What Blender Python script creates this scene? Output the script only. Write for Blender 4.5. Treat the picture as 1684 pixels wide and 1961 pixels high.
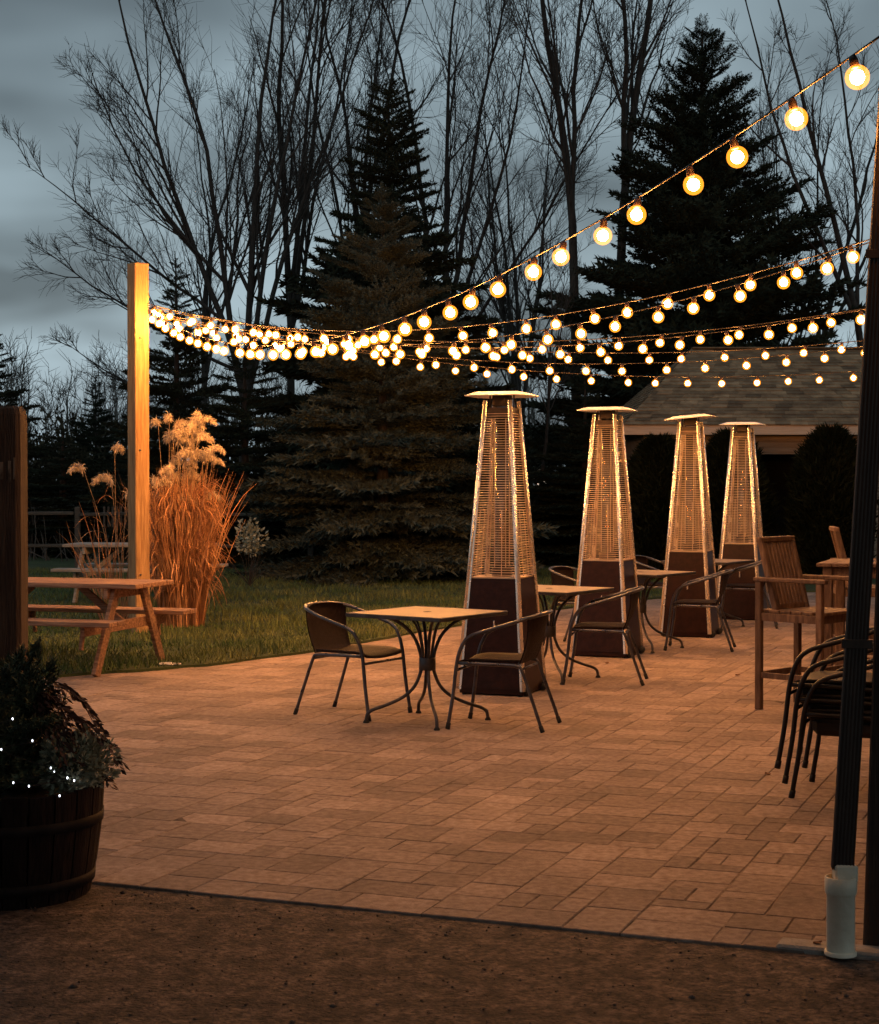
import bpy, math, random
import numpy as np
from mathutils import Vector, Matrix

for _o in list(bpy.data.objects):
    bpy.data.objects.remove(_o)
SC = bpy.context.scene
COL = SC.collection
PI = math.pi
R = math.radians

# ------------------------------------------------------------------ camera
cam_data = bpy.data.cameras.new('camera')
cam_data.sensor_fit = 'HORIZONTAL'
cam_data.sensor_width = 36.0
cam_data.lens = 36.0 * 3300 / 1684
cam_data.clip_end = 2000.0
cam = bpy.data.objects.new('camera', cam_data)
cam.location = (0, 0, 1.6)
cam.rotation_euler = (PI / 2 - math.atan(62.5 / 3300), 0, 0)
COL.objects.link(cam)
SC.camera = cam

# ------------------------------------------------------------------ sky, sun, exposure
SUN_EL, SUN_ROT = R(3.0), R(200.0)
world = bpy.data.worlds.new('World')
SC.world = world
world.use_nodes = True
wn, wl = world.node_tree.nodes, world.node_tree.links
wn.clear()
w_out = wn.new('ShaderNodeOutputWorld')
w_bg = wn.new('ShaderNodeBackground')
w_sky = wn.new('ShaderNodeTexSky')
w_sky.sky_type = 'NISHITA'
w_sky.sun_disc = False
w_sky.sun_elevation = SUN_EL
w_sky.sun_rotation = SUN_ROT
w_sky.air_density = 1.2
w_sky.dust_density = 1.0
w_sky.ozone_density = 2.0
w_tc = wn.new('ShaderNodeTexCoord')
# project the direction onto a flat cloud deck so the clouds flatten towards the horizon
w_sep = wn.new('ShaderNodeSeparateXYZ')
wl.new(w_tc.outputs['Generated'], w_sep.inputs[0])
w_zc = wn.new('ShaderNodeMath'); w_zc.operation = 'MAXIMUM'; w_zc.inputs[1].default_value = 0.0
wl.new(w_sep.outputs['Z'], w_zc.inputs[0])
w_za = wn.new('ShaderNodeMath'); w_za.operation = 'ADD'; w_za.inputs[1].default_value = 0.22
wl.new(w_zc.outputs[0], w_za.inputs[0])
w_dx = wn.new('ShaderNodeMath'); w_dx.operation = 'DIVIDE'
w_dy = wn.new('ShaderNodeMath'); w_dy.operation = 'DIVIDE'
wl.new(w_sep.outputs['X'], w_dx.inputs[0]); wl.new(w_za.outputs[0], w_dx.inputs[1])
wl.new(w_sep.outputs['Y'], w_dy.inputs[0]); wl.new(w_za.outputs[0], w_dy.inputs[1])
w_cmb = wn.new('ShaderNodeCombineXYZ')
wl.new(w_dx.outputs[0], w_cmb.inputs[0]); wl.new(w_dy.outputs[0], w_cmb.inputs[1])
w_map = wn.new('ShaderNodeMapping')
w_map.inputs['Location'].default_value = (0.75, 0.35, 0)
wl.new(w_cmb.outputs[0], w_map.inputs['Vector'])
w_nz = wn.new('ShaderNodeTexNoise')
w_nz.inputs['Scale'].default_value = 1.7
w_nz.inputs['Detail'].default_value = 3.0
w_nz.inputs['Roughness'].default_value = 0.45
wl.new(w_map.outputs[0], w_nz.inputs['Vector'])
w_rmp = wn.new('ShaderNodeValToRGB')
w_rmp.color_ramp.elements[0].position = 0.36
w_rmp.color_ramp.elements[0].color = (0.060, 0.077, 0.089, 1)
w_rmp.color_ramp.elements[1].position = 0.62
w_rmp.color_ramp.elements[1].color = (0.182, 0.236, 0.266, 1)
wl.new(w_nz.outputs['Fac'], w_rmp.inputs[0])
# the overcast deck grows paler towards the horizon
w_el = wn.new('ShaderNodeMapRange')
w_el.inputs['From Min'].default_value = 0.0
w_el.inputs['From Max'].default_value = 0.30
w_el.inputs['To Min'].default_value = 1.55
w_el.inputs['To Max'].default_value = 0.95
wl.new(w_sep.outputs['Z'], w_el.inputs['Value'])
w_mul = wn.new('ShaderNodeVectorMath'); w_mul.operation = 'SCALE'
wl.new(w_rmp.outputs[0], w_mul.inputs[0]); wl.new(w_el.outputs[0], w_mul.inputs['Scale'])
w_sks = wn.new('ShaderNodeVectorMath'); w_sks.operation = 'SCALE'
w_sks.inputs['Scale'].default_value = 0.05
wl.new(w_sky.outputs[0], w_sks.inputs[0])
w_mix = wn.new('ShaderNodeMix'); w_mix.data_type = 'RGBA'
w_mix.inputs['Factor'].default_value = 0.86
wl.new(w_sks.outputs[0], w_mix.inputs['A']); wl.new(w_mul.outputs[0], w_mix.inputs['B'])
wl.new(w_mix.outputs['Result'], w_bg.inputs['Color'])
w_bg.inputs['Strength'].default_value = 1.0
wl.new(w_bg.outputs[0], w_out.inputs[0])

sun_data = bpy.data.lights.new('sun', 'SUN')
sun_data.energy = 0.04
sun_data.angle = R(25)
sun_data.color = (0.85, 0.92, 1.0)
sun = bpy.data.objects.new('sun', sun_data)
_sd = Vector((math.sin(SUN_ROT) * math.cos(R(35)), math.cos(SUN_ROT) * math.cos(R(35)), math.sin(R(35))))
sun.rotation_euler = _sd.to_track_quat('Z', 'Y').to_euler()
COL.objects.link(sun)

SC.render.engine = 'CYCLES'
SC.cycles.use_denoising = True
SC.cycles.use_light_tree = True
SC.cycles.max_bounces = 5
SC.cycles.diffuse_bounces = 3
SC.cycles.glossy_bounces = 3
SC.cycles.transmission_bounces = 5
SC.cycles.transparent_max_bounces = 6
SC.cycles.sample_clamp_indirect = 4.0
SC.cycles.caustics_reflective = False
SC.cycles.caustics_refractive = False
SC.view_settings.view_transform = 'Standard'
SC.view_settings.look = 'None'
SC.view_settings.exposure = 0.85
SC.view_settings.gamma = 1.0
SC.view_settings.use_curve_mapping = False

BULB_L = (212.0, 86.0, 20.0)      # radiance of one lit globe

# ------------------------------------------------------------------ materials
MATS = {}
def pbr(name, c1, c2=None, scale=8.0, rough=0.7, metal=0.0, bump=0.0, bscale=None, stretch=(1, 1, 1),
        detail=6.0, rnd=0.0, spec=0.4, island=False, rvar=0.0, contrast=(0.35, 0.68), wave=None, dist=0.02, worldc=False, patch=None):
    m = bpy.data.materials.new(name); m.use_nodes = True
    n, l = m.node_tree.nodes, m.node_tree.links
    b = n['Principled BSDF']
    b.inputs['Roughness'].default_value = rough
    b.inputs['Metallic'].default_value = metal
    b.inputs['Specular IOR Level'].default_value = spec
    c2 = c2 or c1
    tc = n.new('ShaderNodeTexCoord')
    mp = n.new('ShaderNodeMapping')
    mp.inputs['Scale'].default_value = stretch
    if worldc:
        ge = n.new('ShaderNodeNewGeometry'); l.new(ge.outputs['Position'], mp.inputs['Vector'])
    else:
        l.new(tc.outputs['Object'], mp.inputs['Vector'])
    nz = n.new('ShaderNodeTexNoise')
    nz.inputs['Scale'].default_value = scale
    nz.inputs['Detail'].default_value = detail
    nz.inputs['Roughness'].default_value = 0.62
    l.new(mp.outputs[0], nz.inputs['Vector'])
    rp = n.new('ShaderNodeValToRGB')
    rp.color_ramp.elements[0].position = contrast[0]
    rp.color_ramp.elements[1].position = contrast[1]
    rp.color_ramp.elements[0].color = (*c1, 1)
    rp.color_ramp.elements[1].color = (*c2, 1)
    l.new(nz.outputs['Fac'], rp.inputs[0])
    col = rp.outputs[0]
    if patch:
        pn = n.new('ShaderNodeTexNoise'); pn.inputs['Scale'].default_value = patch[0]; pn.inputs['Detail'].default_value = 4.0
        l.new(mp.outputs[0], pn.inputs['Vector'])
        pr = n.new('ShaderNodeMapRange'); pr.inputs['From Min'].default_value = 0.35; pr.inputs['From Max'].default_value = 0.65
        pr.inputs['To Min'].default_value = 1 - patch[1]; pr.inputs['To Max'].default_value = 1 + patch[1]
        l.new(pn.outputs['Fac'], pr.inputs['Value'])
        ps = n.new('ShaderNodeVectorMath'); ps.operation = 'SCALE'
        l.new(col, ps.inputs[0]); l.new(pr.outputs[0], ps.inputs['Scale']); col = ps.outputs[0]
    if rnd:
        if island:
            g = n.new('ShaderNodeNewGeometry'); src = g.outputs['Random Per Island']
        else:
            g = n.new('ShaderNodeObjectInfo'); src = g.outputs['Random']
        mr = n.new('ShaderNodeMapRange')
        mr.inputs['To Min'].default_value = 1 - rnd
        mr.inputs['To Max'].default_value = 1 + rnd
        l.new(src, mr.inputs['Value'])
        sc = n.new('ShaderNodeVectorMath'); sc.operation = 'SCALE'
        l.new(col, sc.inputs[0]); l.new(mr.outputs[0], sc.inputs['Scale'])
        col = sc.outputs[0]
    l.new(col, b.inputs['Base Color'])
    if rvar:
        rr = n.new('ShaderNodeMapRange')
        rr.inputs['To Min'].default_value = rough - rvar
        rr.inputs['To Max'].default_value = rough + rvar
        l.new(nz.outputs['Fac'], rr.inputs['Value'])
        l.new(rr.outputs[0], b.inputs['Roughness'])
    if bump or wave:
        bp = n.new('ShaderNodeBump')
        bp.inputs['Strength'].default_value = bump or 0.5
        bp.inputs['Distance'].default_value = dist
        if wave:
            wv = n.new('ShaderNodeTexWave')
            wv.inputs['Scale'].default_value = wave
            wv.inputs['Distortion'].default_value = 0.6
            l.new(tc.outputs['Object'], wv.inputs['Vector'])
            l.new(wv.outputs['Fac'], bp.inputs['Height'])
        else:
            n2 = n.new('ShaderNodeTexNoise')
            n2.inputs['Scale'].default_value = bscale or scale * 3
            n2.inputs['Detail'].default_value = 5.0
            l.new(mp.outputs[0], n2.inputs['Vector'])
            l.new(n2.outputs['Fac'], bp.inputs['Height'])
        l.new(bp.outputs[0], b.inputs['Normal'])
    MATS[name] = m
    return m

def emit(name, rgb):
    m = bpy.data.materials.new(name); m.use_nodes = True
    n, l = m.node_tree.nodes, m.node_tree.links
    n.clear()
    o = n.new('ShaderNodeOutputMaterial'); e = n.new('ShaderNodeEmission')
    mx = max(rgb)
    e.inputs['Color'].default_value = (rgb[0] / mx, rgb[1] / mx, rgb[2] / mx, 1)
    e.inputs['Strength'].default_value = mx
    l.new(e.outputs[0], o.inputs[0])
    MATS[name] = m
    return m

pbr('soil', (0.035, 0.03, 0.02), (0.06, 0.05, 0.03), 3, 0.95)
pbr('turf', (0.020, 0.034, 0.009), (0.056, 0.074, 0.022), 1.3, 0.95, bump=0.6, bscale=40, contrast=(0.3, 0.7))
pbr('grass_blade', (0.046, 0.090, 0.022), (0.165, 0.175, 0.055), 0.9, 0.75, rnd=0.5, island=True)
pbr('asphalt', (0.018, 0.012, 0.009), (0.150, 0.104, 0.076), 38, 0.9, bump=0.8, bscale=75, detail=6, contrast=(0.37, 0.66), dist=0.016, patch=(9.0, .55))
pbr('pebble', (0.07, 0.05, 0.038), (0.18, 0.13, 0.10), 30, 0.9, rnd=0.4, island=True)
pbr('paver', (0.205, 0.142, 0.110), (0.355, 0.274, 0.220), 26, 0.86, bump=0.4, bscale=120, rnd=0.24, spec=0.3, dist=0.006, worldc=True, patch=(1.6, .18))
pbr('paver_mass', (0.205, 0.142, 0.110), (0.355, 0.274, 0.220), 26, 0.86, bump=0.4, bscale=120, rnd=0.24, spec=0.3, island=True, dist=0.006, worldc=True, patch=(1.6, .18))
pbr('joint_sand', (0.055, 0.036, 0.025), (0.28, 0.205, 0.155), 2.6, 0.95, bump=0.5, bscale=160, contrast=(0.40, 0.58))
pbr('concrete', (0.25, 0.22, 0.19), (0.38, 0.35, 0.31), 14, 0.9, bump=0.4, bscale=120)
pbr('new_timber', (0.28, 0.155, 0.066), (0.48, 0.30, 0.145), 5, 0.75, stretch=(9, 9, 0.7), bump=0.45, bscale=16, patch=(.9, .22))
pbr('picnic_wood', (0.19, 0.095, 0.056), (0.37, 0.225, 0.145), 4, 0.8, stretch=(0.8, 14, 14), bump=0.5, bscale=12, rnd=0.2, patch=(2.0, .2))
pbr('fence_wood', (0.04, 0.037, 0.030), (0.095, 0.088, 0.075), 4, 0.85, stretch=(0.8, 12, 12), rnd=0.15)
pbr('grey_wood', (0.22, 0.20, 0.17), (0.42, 0.39, 0.34), 4, 0.85, stretch=(0.8, 12, 12), rnd=0.15)
pbr('bar_wood', (0.075, 0.040, 0.025), (0.185, 0.115, 0.076), 4, 0.6, stretch=(9, 9, 2), rnd=0.25, bump=0.25, bscale=14)
pbr('dark_timber', (0.022, 0.013, 0.009), (0.060, 0.036, 0.024), 5, 0.85, stretch=(8, 8, 0.6), bump=0.6, bscale=18)
pbr('old_post', (0.035, 0.020, 0.013), (0.085, 0.052, 0.034), 5, 0.9, stretch=(7, 7, 0.7), bump=0.6, bscale=20)
pbr('worn_paint', (0.05, 0.032, 0.022), (0.19, 0.14, 0.10), 22, 0.9, stretch=(1, 1, 0.3), contrast=(0.42, 0.58))
pbr('downspout_metal', (0.030, 0.018, 0.012), (0.060, 0.036, 0.024), 7, 0.5, metal=0.2, stretch=(4, 4, 0.5))
pbr('pvc', (0.70, 0.62, 0.46), (0.82, 0.75, 0.59), 5, 0.55, bump=0.15, bscale=60, patch=(7, .14))
pbr('steel', (0.88, 0.80, 0.70), (0.96, 0.90, 0.82), 6, 0.27, metal=0.8, rvar=0.08)
pbr('steel_wire', (0.66, 0.50, 0.36), (0.80, 0.64, 0.48), 9, 0.34, metal=0.7)
pbr('canopy_steel', (0.80, 0.81, 0.82), (0.90, 0.91, 0.92), 7, 0.40, metal=0.15, rvar=0.08)
pbr('black_panel', (0.014, 0.005, 0.004), (0.028, 0.010, 0.007), 22, 0.36, metal=0.0, bump=0.25, bscale=70, spec=0.22, dist=0.004)
pbr('burner', (0.03, 0.02, 0.018), (0.07, 0.05, 0.04), 9, 0.55, metal=0.5)
pbr('shaded_tube', (0.012, 0.011, 0.011), (0.024, 0.022, 0.022), 12, 0.45, metal=0.3)  # chair tube of the stack, its shade put into the near-black colour
pbr('shaded_sling', (0.006, 0.005, 0.005), (0.012, 0.010, 0.009), 40, 0.7)  # seats of the stack, blackened to carry the shade there
pbr('chair_tube', (0.085, 0.085, 0.098), (0.16, 0.16, 0.18), 12, 0.30, metal=0.85, rvar=0.1)
pbr('weave', (0.009, 0.004, 0.003), (0.024, 0.012, 0.009), 45, 0.6, wave=28, bump=0.8, dist=0.004, spec=0.15)
pbr('table_top', (0.24, 0.19, 0.15), (0.36, 0.30, 0.24), 9, 0.42, rvar=0.08, bump=0.1, bscale=160, dist=0.003)
pbr('table_iron', (0.05, 0.048, 0.05), (0.10, 0.095, 0.10), 12, 0.42, metal=0.6)
pbr('rubber', (0.02, 0.02, 0.02), (0.03, 0.03, 0.03), 8, 0.8)
pbr('barrel_wood', (0.008, 0.004, 0.003), (0.026, 0.013, 0.009), 6, 0.85, stretch=(9, 9, 0.8), bump=0.5, bscale=16, rnd=0.25, spec=0.2)
pbr('iron_hoop', (0.009, 0.006, 0.005), (0.022, 0.015, 0.012), 14, 0.75, spec=0.2)
pbr('potting_soil', (0.012, 0.009, 0.007), (0.03, 0.022, 0.016), 40, 0.95, bump=1.0)
pbr('planter_green', (0.028, 0.040, 0.018), (0.085, 0.098, 0.048), 6, 0.75, rnd=0.5, island=True)
pbr('dusty_green', (0.24, 0.25, 0.16), (0.46, 0.45, 0.32), 9, 0.85, rnd=0.4, island=True)
pbr('brown_frond', (0.045, 0.020, 0.012), (0.10, 0.046, 0.028), 9, 0.8, rnd=0.4, island=True)
pbr('miscanthus', (0.30, 0.13, 0.058), (0.60, 0.34, 0.185), 3, 0.8, rnd=0.45, island=True)
pbr('plume', (0.52, 0.41, 0.29), (0.72, 0.60, 0.46), 6, 0.9, rnd=0.25, island=True)
pbr('stalk', (0.30, 0.20, 0.11), (0.46, 0.33, 0.20), 6, 0.8)
pbr('spruce', (0.012, 0.018, 0.010), (0.030, 0.038, 0.022), 0.9, 0.8, rnd=0.4, island=True, spec=0.2)
pbr('blue_spruce', (0.028, 0.038, 0.028), (0.105, 0.122, 0.096), 1.1, 0.8, rnd=0.5, island=True, spec=0.2)
pbr('arborvitae', (0.009, 0.012, 0.006), (0.022, 0.026, 0.014), 1.2, 0.9, rnd=0.4, island=True, spec=0.0)
pbr('brush', (0.022, 0.020, 0.013), (0.060, 0.052, 0.034), 0.5, 0.95, rnd=0.5, island=True, spec=0.0)
pbr('bark', (0.022, 0.019, 0.016), (0.060, 0.050, 0.042), 7, 0.95, stretch=(3, 3, 0.6), bump=0.6, bscale=18)
pbr('twig', (0.034, 0.029, 0.025), (0.070, 0.059, 0.051), 2, 0.95)
pbr('wood_far', (0.050, 0.046, 0.040), (0.13, 0.12, 0.105), 0.6, 0.95, rnd=0.3, island=True)
pbr('shingle', (0.15, 0.094, 0.050), (0.30, 0.205, 0.115), 4, 0.95, rnd=0.42, island=True, bump=0.5, bscale=60)
pbr('tan_siding', (0.30, 0.21, 0.14), (0.42, 0.31, 0.22), 3, 0.8, stretch=(0.6, 1, 8))
pbr('fascia', (0.52, 0.37, 0.25), (0.66, 0.50, 0.36), 3, 0.7, stretch=(0.6, 1, 8))
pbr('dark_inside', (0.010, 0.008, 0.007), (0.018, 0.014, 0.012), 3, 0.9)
pbr('cable', (0.025, 0.018, 0.014), (0.05, 0.036, 0.028), 9, 0.55)
pbr('socket', (0.035, 0.018, 0.012), (0.06, 0.03, 0.02), 9, 0.5)
pbr('leaf', (0.16, 0.07, 0.03), (0.30, 0.15, 0.07), 30, 0.8)
pbr('paper', (0.60, 0.56, 0.50), (0.75, 0.70, 0.64), 30, 0.9)
pbr('pale_leaf', (0.24, 0.25, 0.17), (0.42, 0.42, 0.32), 8, 0.8, rnd=0.3, island=True)
pbr('white_paint', (0.55, 0.53, 0.49), (0.70, 0.68, 0.64), 6, 0.7)
emit('lit_globe', BULB_L)
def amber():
    m = bpy.data.materials.new('halo_glass'); m.use_nodes = True
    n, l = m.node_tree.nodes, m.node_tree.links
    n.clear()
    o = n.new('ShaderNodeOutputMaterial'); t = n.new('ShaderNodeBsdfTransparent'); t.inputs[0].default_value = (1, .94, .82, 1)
    e = n.new('ShaderNodeEmission'); e.inputs[0].default_value = (1, .30, .022, 1); e.inputs[1].default_value = 0.55  # globe shell with the orange halo round the core put in as emission
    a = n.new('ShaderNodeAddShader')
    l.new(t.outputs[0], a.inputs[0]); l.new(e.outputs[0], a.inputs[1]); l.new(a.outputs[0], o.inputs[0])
    MATS['halo_glass'] = m
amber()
emit('fairy_white', (2.4, 2.6, 3.0))
emit('lit_window', (2.2, 1.8, 1.4))

def glass_mat():
    m = bpy.data.materials.new('heater_glass'); m.use_nodes = True
    n, l = m.node_tree.nodes, m.node_tree.links
    n.clear()
    o = n.new('ShaderNodeOutputMaterial')
    t = n.new('ShaderNodeBsdfTransparent'); t.inputs[0].default_value = (0.86, 0.80, 0.72, 1)
    g = n.new('ShaderNodeBsdfGlossy'); g.inputs['Roughness'].default_value = 0.12
    g.inputs['Color'].default_value = (0.9, 0.86, 0.8, 1)
    f = n.new('ShaderNodeFresnel'); f.inputs['IOR'].default_value = 1.9
    x = n.new('ShaderNodeMixShader')
    l.new(f.outputs[0], x.inputs[0]); l.new(t.outputs[0], x.inputs[1]); l.new(g.outputs[0], x.inputs[2])
    l.new(x.outputs[0], o.inputs[0])
    MATS['heater_glass'] = m
glass_mat()

# ------------------------------------------------------------------ mesh helpers
def fast_mesh(name, V, F, smooth=False):
    """V: n x 3 array, F: m x k array (k = 3 or 4)"""
    V = np.ascontiguousarray(V, np.float32); F = np.ascontiguousarray(F, np.int32)
    me = bpy.data.meshes.new(name)
    me.vertices.add(len(V)); me.vertices.foreach_set('co', V.ravel())
    m, k = F.shape
    me.loops.add(m * k); me.loops.foreach_set('vertex_index', F.ravel())
    me.polygons.add(m)
    me.polygons.foreach_set('loop_start', np.arange(0, m * k, k, dtype=np.int32))
    if smooth:
        me.polygons.foreach_set('use_smooth', np.ones(m, dtype=bool))
    me.update(calc_edges=True)
    return me

def link(name, me, mat, parent=None, loc=None, rot=None):
    if mat and not me.materials:
        me.materials.append(MATS[mat])
    o = bpy.data.objects.new(name, me)
    COL.objects.link(o)
    if parent: o.parent = parent
    if loc is not None: o.location = loc
    if rot is not None: o.rotation_euler = rot
    return o

def tag(o, label=None, cat=None, group=None, kind=None):
    if label: o['label'] = label
    if cat: o['category'] = cat
    if group: o['group'] = group
    if kind: o['kind'] = kind
    return o

def thing(name, label, cat, loc=(0, 0, 0), rz=0.0, group=None):
    o = bpy.data.objects.new(name, None)
    o.empty_display_size = 0.1
    COL.objects.link(o)
    o.location = loc; o.rotation_euler = (0, 0, rz)
    return tag(o, label, cat, group)

def copy_tree(o, parent=None):
    c = o.copy(); COL.objects.link(c)
    if parent: c.parent = parent
    for ch in [x for x in CHILDREN.get(o.name, ())]:
        cc = copy_tree(ch, c)
    return c

CHILDREN = {}
def index_children(root):
    """remember the child list of a prototype (Blender's own .children scans all objects)"""
    CHILDREN.clear()
    for x in bpy.data.objects:
        if x.parent: CHILDREN.setdefault(x.parent.name, []).append(x)

class MB:
    def __init__(s): s.v = []; s.f = []; s.sm = []
    def add(s, vs, fs, smooth=False):
        b = len(s.v); s.v += [tuple(q) for q in vs]
        for q in fs: s.f.append([b + i for i in q]); s.sm.append(smooth)
        return s
    def box(s, c, size, bev=0.0, M=None):
        x, y, z = (q / 2 for q in size)
        if bev <= 0:
            vs = [(sx * x, sy * y, sz * z) for sz in (-1, 1) for sy in (-1, 1) for sx in (-1, 1)]
            fs = [(0, 2, 3, 1), (4, 5, 7, 6), (0, 1, 5, 4), (2, 6, 7, 3), (0, 4, 6, 2), (1, 3, 7, 5)]
        else:
            # chamfered box from 24 verts
            b = min(bev, x * .9, y * .9, z * .9); vs = []; idx = {}
            for sx in (-1, 1):
                for sy in (-1, 1):
                    for sz in (-1, 1):
                        for a in range(3):
                            q = [sx * (x if a == 0 else x - b), sy * (y if a == 1 else y - b), sz * (z if a == 2 else z - b)]
                            idx[(sx, sy, sz, a)] = len(vs); vs.append(tuple(q))
            fs = []
            for a in range(3):
                for sg in (-1, 1):
                    o1, o2 = [q for q in range(3) if q != a]
                    ring = []
                    for p, q in ((-1, -1), (1, -1), (1, 1), (-1, 1)):
                        k = [0, 0, 0]; k[a] = sg; k[o1] = p; k[o2] = q
                        ring.append(idx[(*k, a)])
                    fs.append(ring if (sg > 0) == (a != 1) else ring[::-1])
            for a in range(3):
                o1, o2 = [q for q in range(3) if q != a]
                for p in (-1, 1):
                    for q in (-1, 1):
                        k0 = [0, 0, 0]; k1 = [0, 0, 0]
                        k0[a] = -1; k1[a] = 1; k0[o1] = k1[o1] = p; k0[o2] = k1[o2] = q
                        r_ = [idx[(*k0, o1)], idx[(*k1, o1)], idx[(*k1, o2)], idx[(*k0, o2)]]
                        fs.append(r_)
            for sx in (-1, 1):
                for sy in (-1, 1):
                    for sz in (-1, 1):
                        fs.append([idx[(sx, sy, sz, a)] for a in range(3)])
        out = []
        for q in vs:
            q = Vector(q)
            if M is not None: q = M @ q
            out.append((q[0] + c[0], q[1] + c[1], q[2] + c[2]))
        return s.add(out, fs)
    def bar(s, p, q, w, h, bev=0.004, up=(0, 0, 1)):
        """a board from p to q: w across, h along `up`"""
        p, q = Vector(p), Vector(q); d = q - p; L = d.length; d.normalize()
        up = Vector(up)
        side = d.cross(up)
        if side.length < 1e-4: side = d.cross(Vector((0, 1, 0)))
        side.normalize(); u2 = side.cross(d)
        M = Matrix((d, side, u2)).transposed()
        return s.box((p + q) / 2, (L, w, h), bev, M)
    def tube(s, pts, r, n=8, closed=False, cap=True):
        pts = [Vector(p) for p in pts]; m = len(pts)
        rr = r if isinstance(r, (list, tuple)) else [r] * m
        vs = []; prev = None
        for i, p in enumerate(pts):
            if closed: t = pts[(i + 1) % m] - pts[i - 1]
            else: t = pts[min(i + 1, m - 1)] - pts[max(i - 1, 0)]
            t.normalize()
            if prev is None:
                a = Vector((0, 0, 1)) if abs(t.z) < .9 else Vector((1, 0, 0))
                nx = t.cross(a).normalized()
            else:
                nx = (prev - t * prev.dot(t)).normalized()
            prev = nx; ny = t.cross(nx)
            for k in range(n):
                a = 2 * PI * k / n
                vs.append(p + (nx * math.cos(a) + ny * math.sin(a)) * rr[i])
        fs = []
        for i in range(m if closed else m - 1):
            j = (i + 1) % m
            for k in range(n):
                fs.append((i * n + k, i * n + (k + 1) % n, j * n + (k + 1) % n, j * n + k))
        if cap and not closed:
            fs.append(tuple(range(n))[::-1]); fs.append(tuple((m - 1) * n + k for k in range(n)))
        return s.add(vs, fs, True)
    def lathe(s, prof, n=20, c=(0, 0, 0)):
        vs = []; m = len(prof)
        for r_, z in prof:
            for k in range(n):
                a = 2 * PI * k / n
                vs.append((c[0] + r_ * math.cos(a), c[1] + r_ * math.sin(a), c[2] + z))
        fs = [(i * n + k, i * n + (k + 1) % n, (i + 1) * n + (k + 1) % n, (i + 1) * n + k) for i in range(m - 1) for k in range(n)]
        return s.add(vs, fs, True)
    def sheet(s, pts):
        return s.add(pts, [tuple(range(len(pts)))])
    def mesh(s, name='m'):
        me = bpy.data.meshes.new(name)
        me.from_pydata(s.v, [], s.f)
        me.polygons.foreach_set('use_smooth', s.sm)
        me.update()
        return me
    def build(s, name, mat, parent=None, loc=None, rot=None):
        return link(name, s.mesh(name), mat, parent, loc, rot)

def smooth_path(pts, sub=6):
    """Catmull-Rom through pts"""
    P = [Vector(p) for p in pts]
    P = [P[0] * 2 - P[1]] + P + [P[-1] * 2 - P[-2]]
    out = []
    for i in range(1, len(P) - 2):
        for k in range(sub):
            t = k / sub
            a, b, c, d = P[i - 1], P[i], P[i + 1], P[i + 2]
            out.append(0.5 * ((2 * b) + (c - a) * t + (2 * a - 5 * b + 4 * c - d) * t * t + (3 * b - a - 3 * c + d) * t ** 3))
    out.append(P[-2])
    return out

def batch_tubes(P, Rr, n):
    """P: m x s x 3 polylines, Rr: m x s radii -> verts, quads"""
    m, s, _ = P.shape
    T = np.empty_like(P)
    T[:, 1:-1] = P[:, 2:] - P[:, :-2]; T[:, 0] = P[:, 1] - P[:, 0]; T[:, -1] = P[:, -1] - P[:, -2]
    T /= np.linalg.norm(T, axis=2, keepdims=True) + 1e-9
    ref = np.where(np.abs(T[:, :1, 2:3]) < .9, np.array([0, 0, 1.0]), np.array([1.0, 0, 0]))
    A = np.cross(T, np.broadcast_to(ref, T.shape)); A /= np.linalg.norm(A, axis=2, keepdims=True) + 1e-9
    B = np.cross(T, A)
    ang = 2 * PI * np.arange(n) / n
    V = P[:, :, None] + Rr[:, :, None, None] * (A[:, :, None] * np.cos(ang)[:, None] + B[:, :, None] * np.sin(ang)[:, None])
    base = (np.arange(m)[:, None, None] * s + np.arange(s - 1)[None, :, None]) * n
    k = np.arange(n)[None, None]; k2 = (k + 1) % n
    F = np.stack([base + k, base + k2, base + n + k2, base + n + k], -1).reshape(-1, 4)
    return V.reshape(-1, 3), F

class Cat:
    def __init__(s): s.V = []; s.F = []; s.n = 0
    def add(s, V, F):
        s.V.append(V); s.F.append(F + s.n); s.n += len(V)
    def mesh(s, name, smooth=False): return fast_mesh(name, np.concatenate(s.V), np.concatenate(s.F), smooth)

F_PX = 3300.0
def ground_at(px, d, z=0.0):
    return Vector(((px - 842) / F_PX * d, d, z))

# ================================================================== the setting
TH = R(21.0)
U = Vector((math.cos(TH), -math.sin(TH), 0)); Vv = Vector((math.sin(TH), math.cos(TH), 0))
O0 = Vector((1.39, 5.76, 0))
def uv(u, v, z=0.0):
    p = O0 + U * u + Vv * v
    return Vector((p.x, p.y, z))

g = MB(); g.sheet([(-900, -300, -0.07), (900, -300, -0.07), (900, 1500, -0.07), (-900, 1500, -0.07)])
tag(g.build('ground', 'soil'), kind='structure')

# driveway asphalt in front of the patio
rng = np.random.default_rng(5)
g = MB()
g.sheet([uv(-14, -12, -0.010), uv(9, -12, -0.010), uv(9, -0.004, -0.010), uv(-14, -0.004, -0.010)])
drive = tag(g.build('driveway', 'asphalt'), kind='structure')
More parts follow.
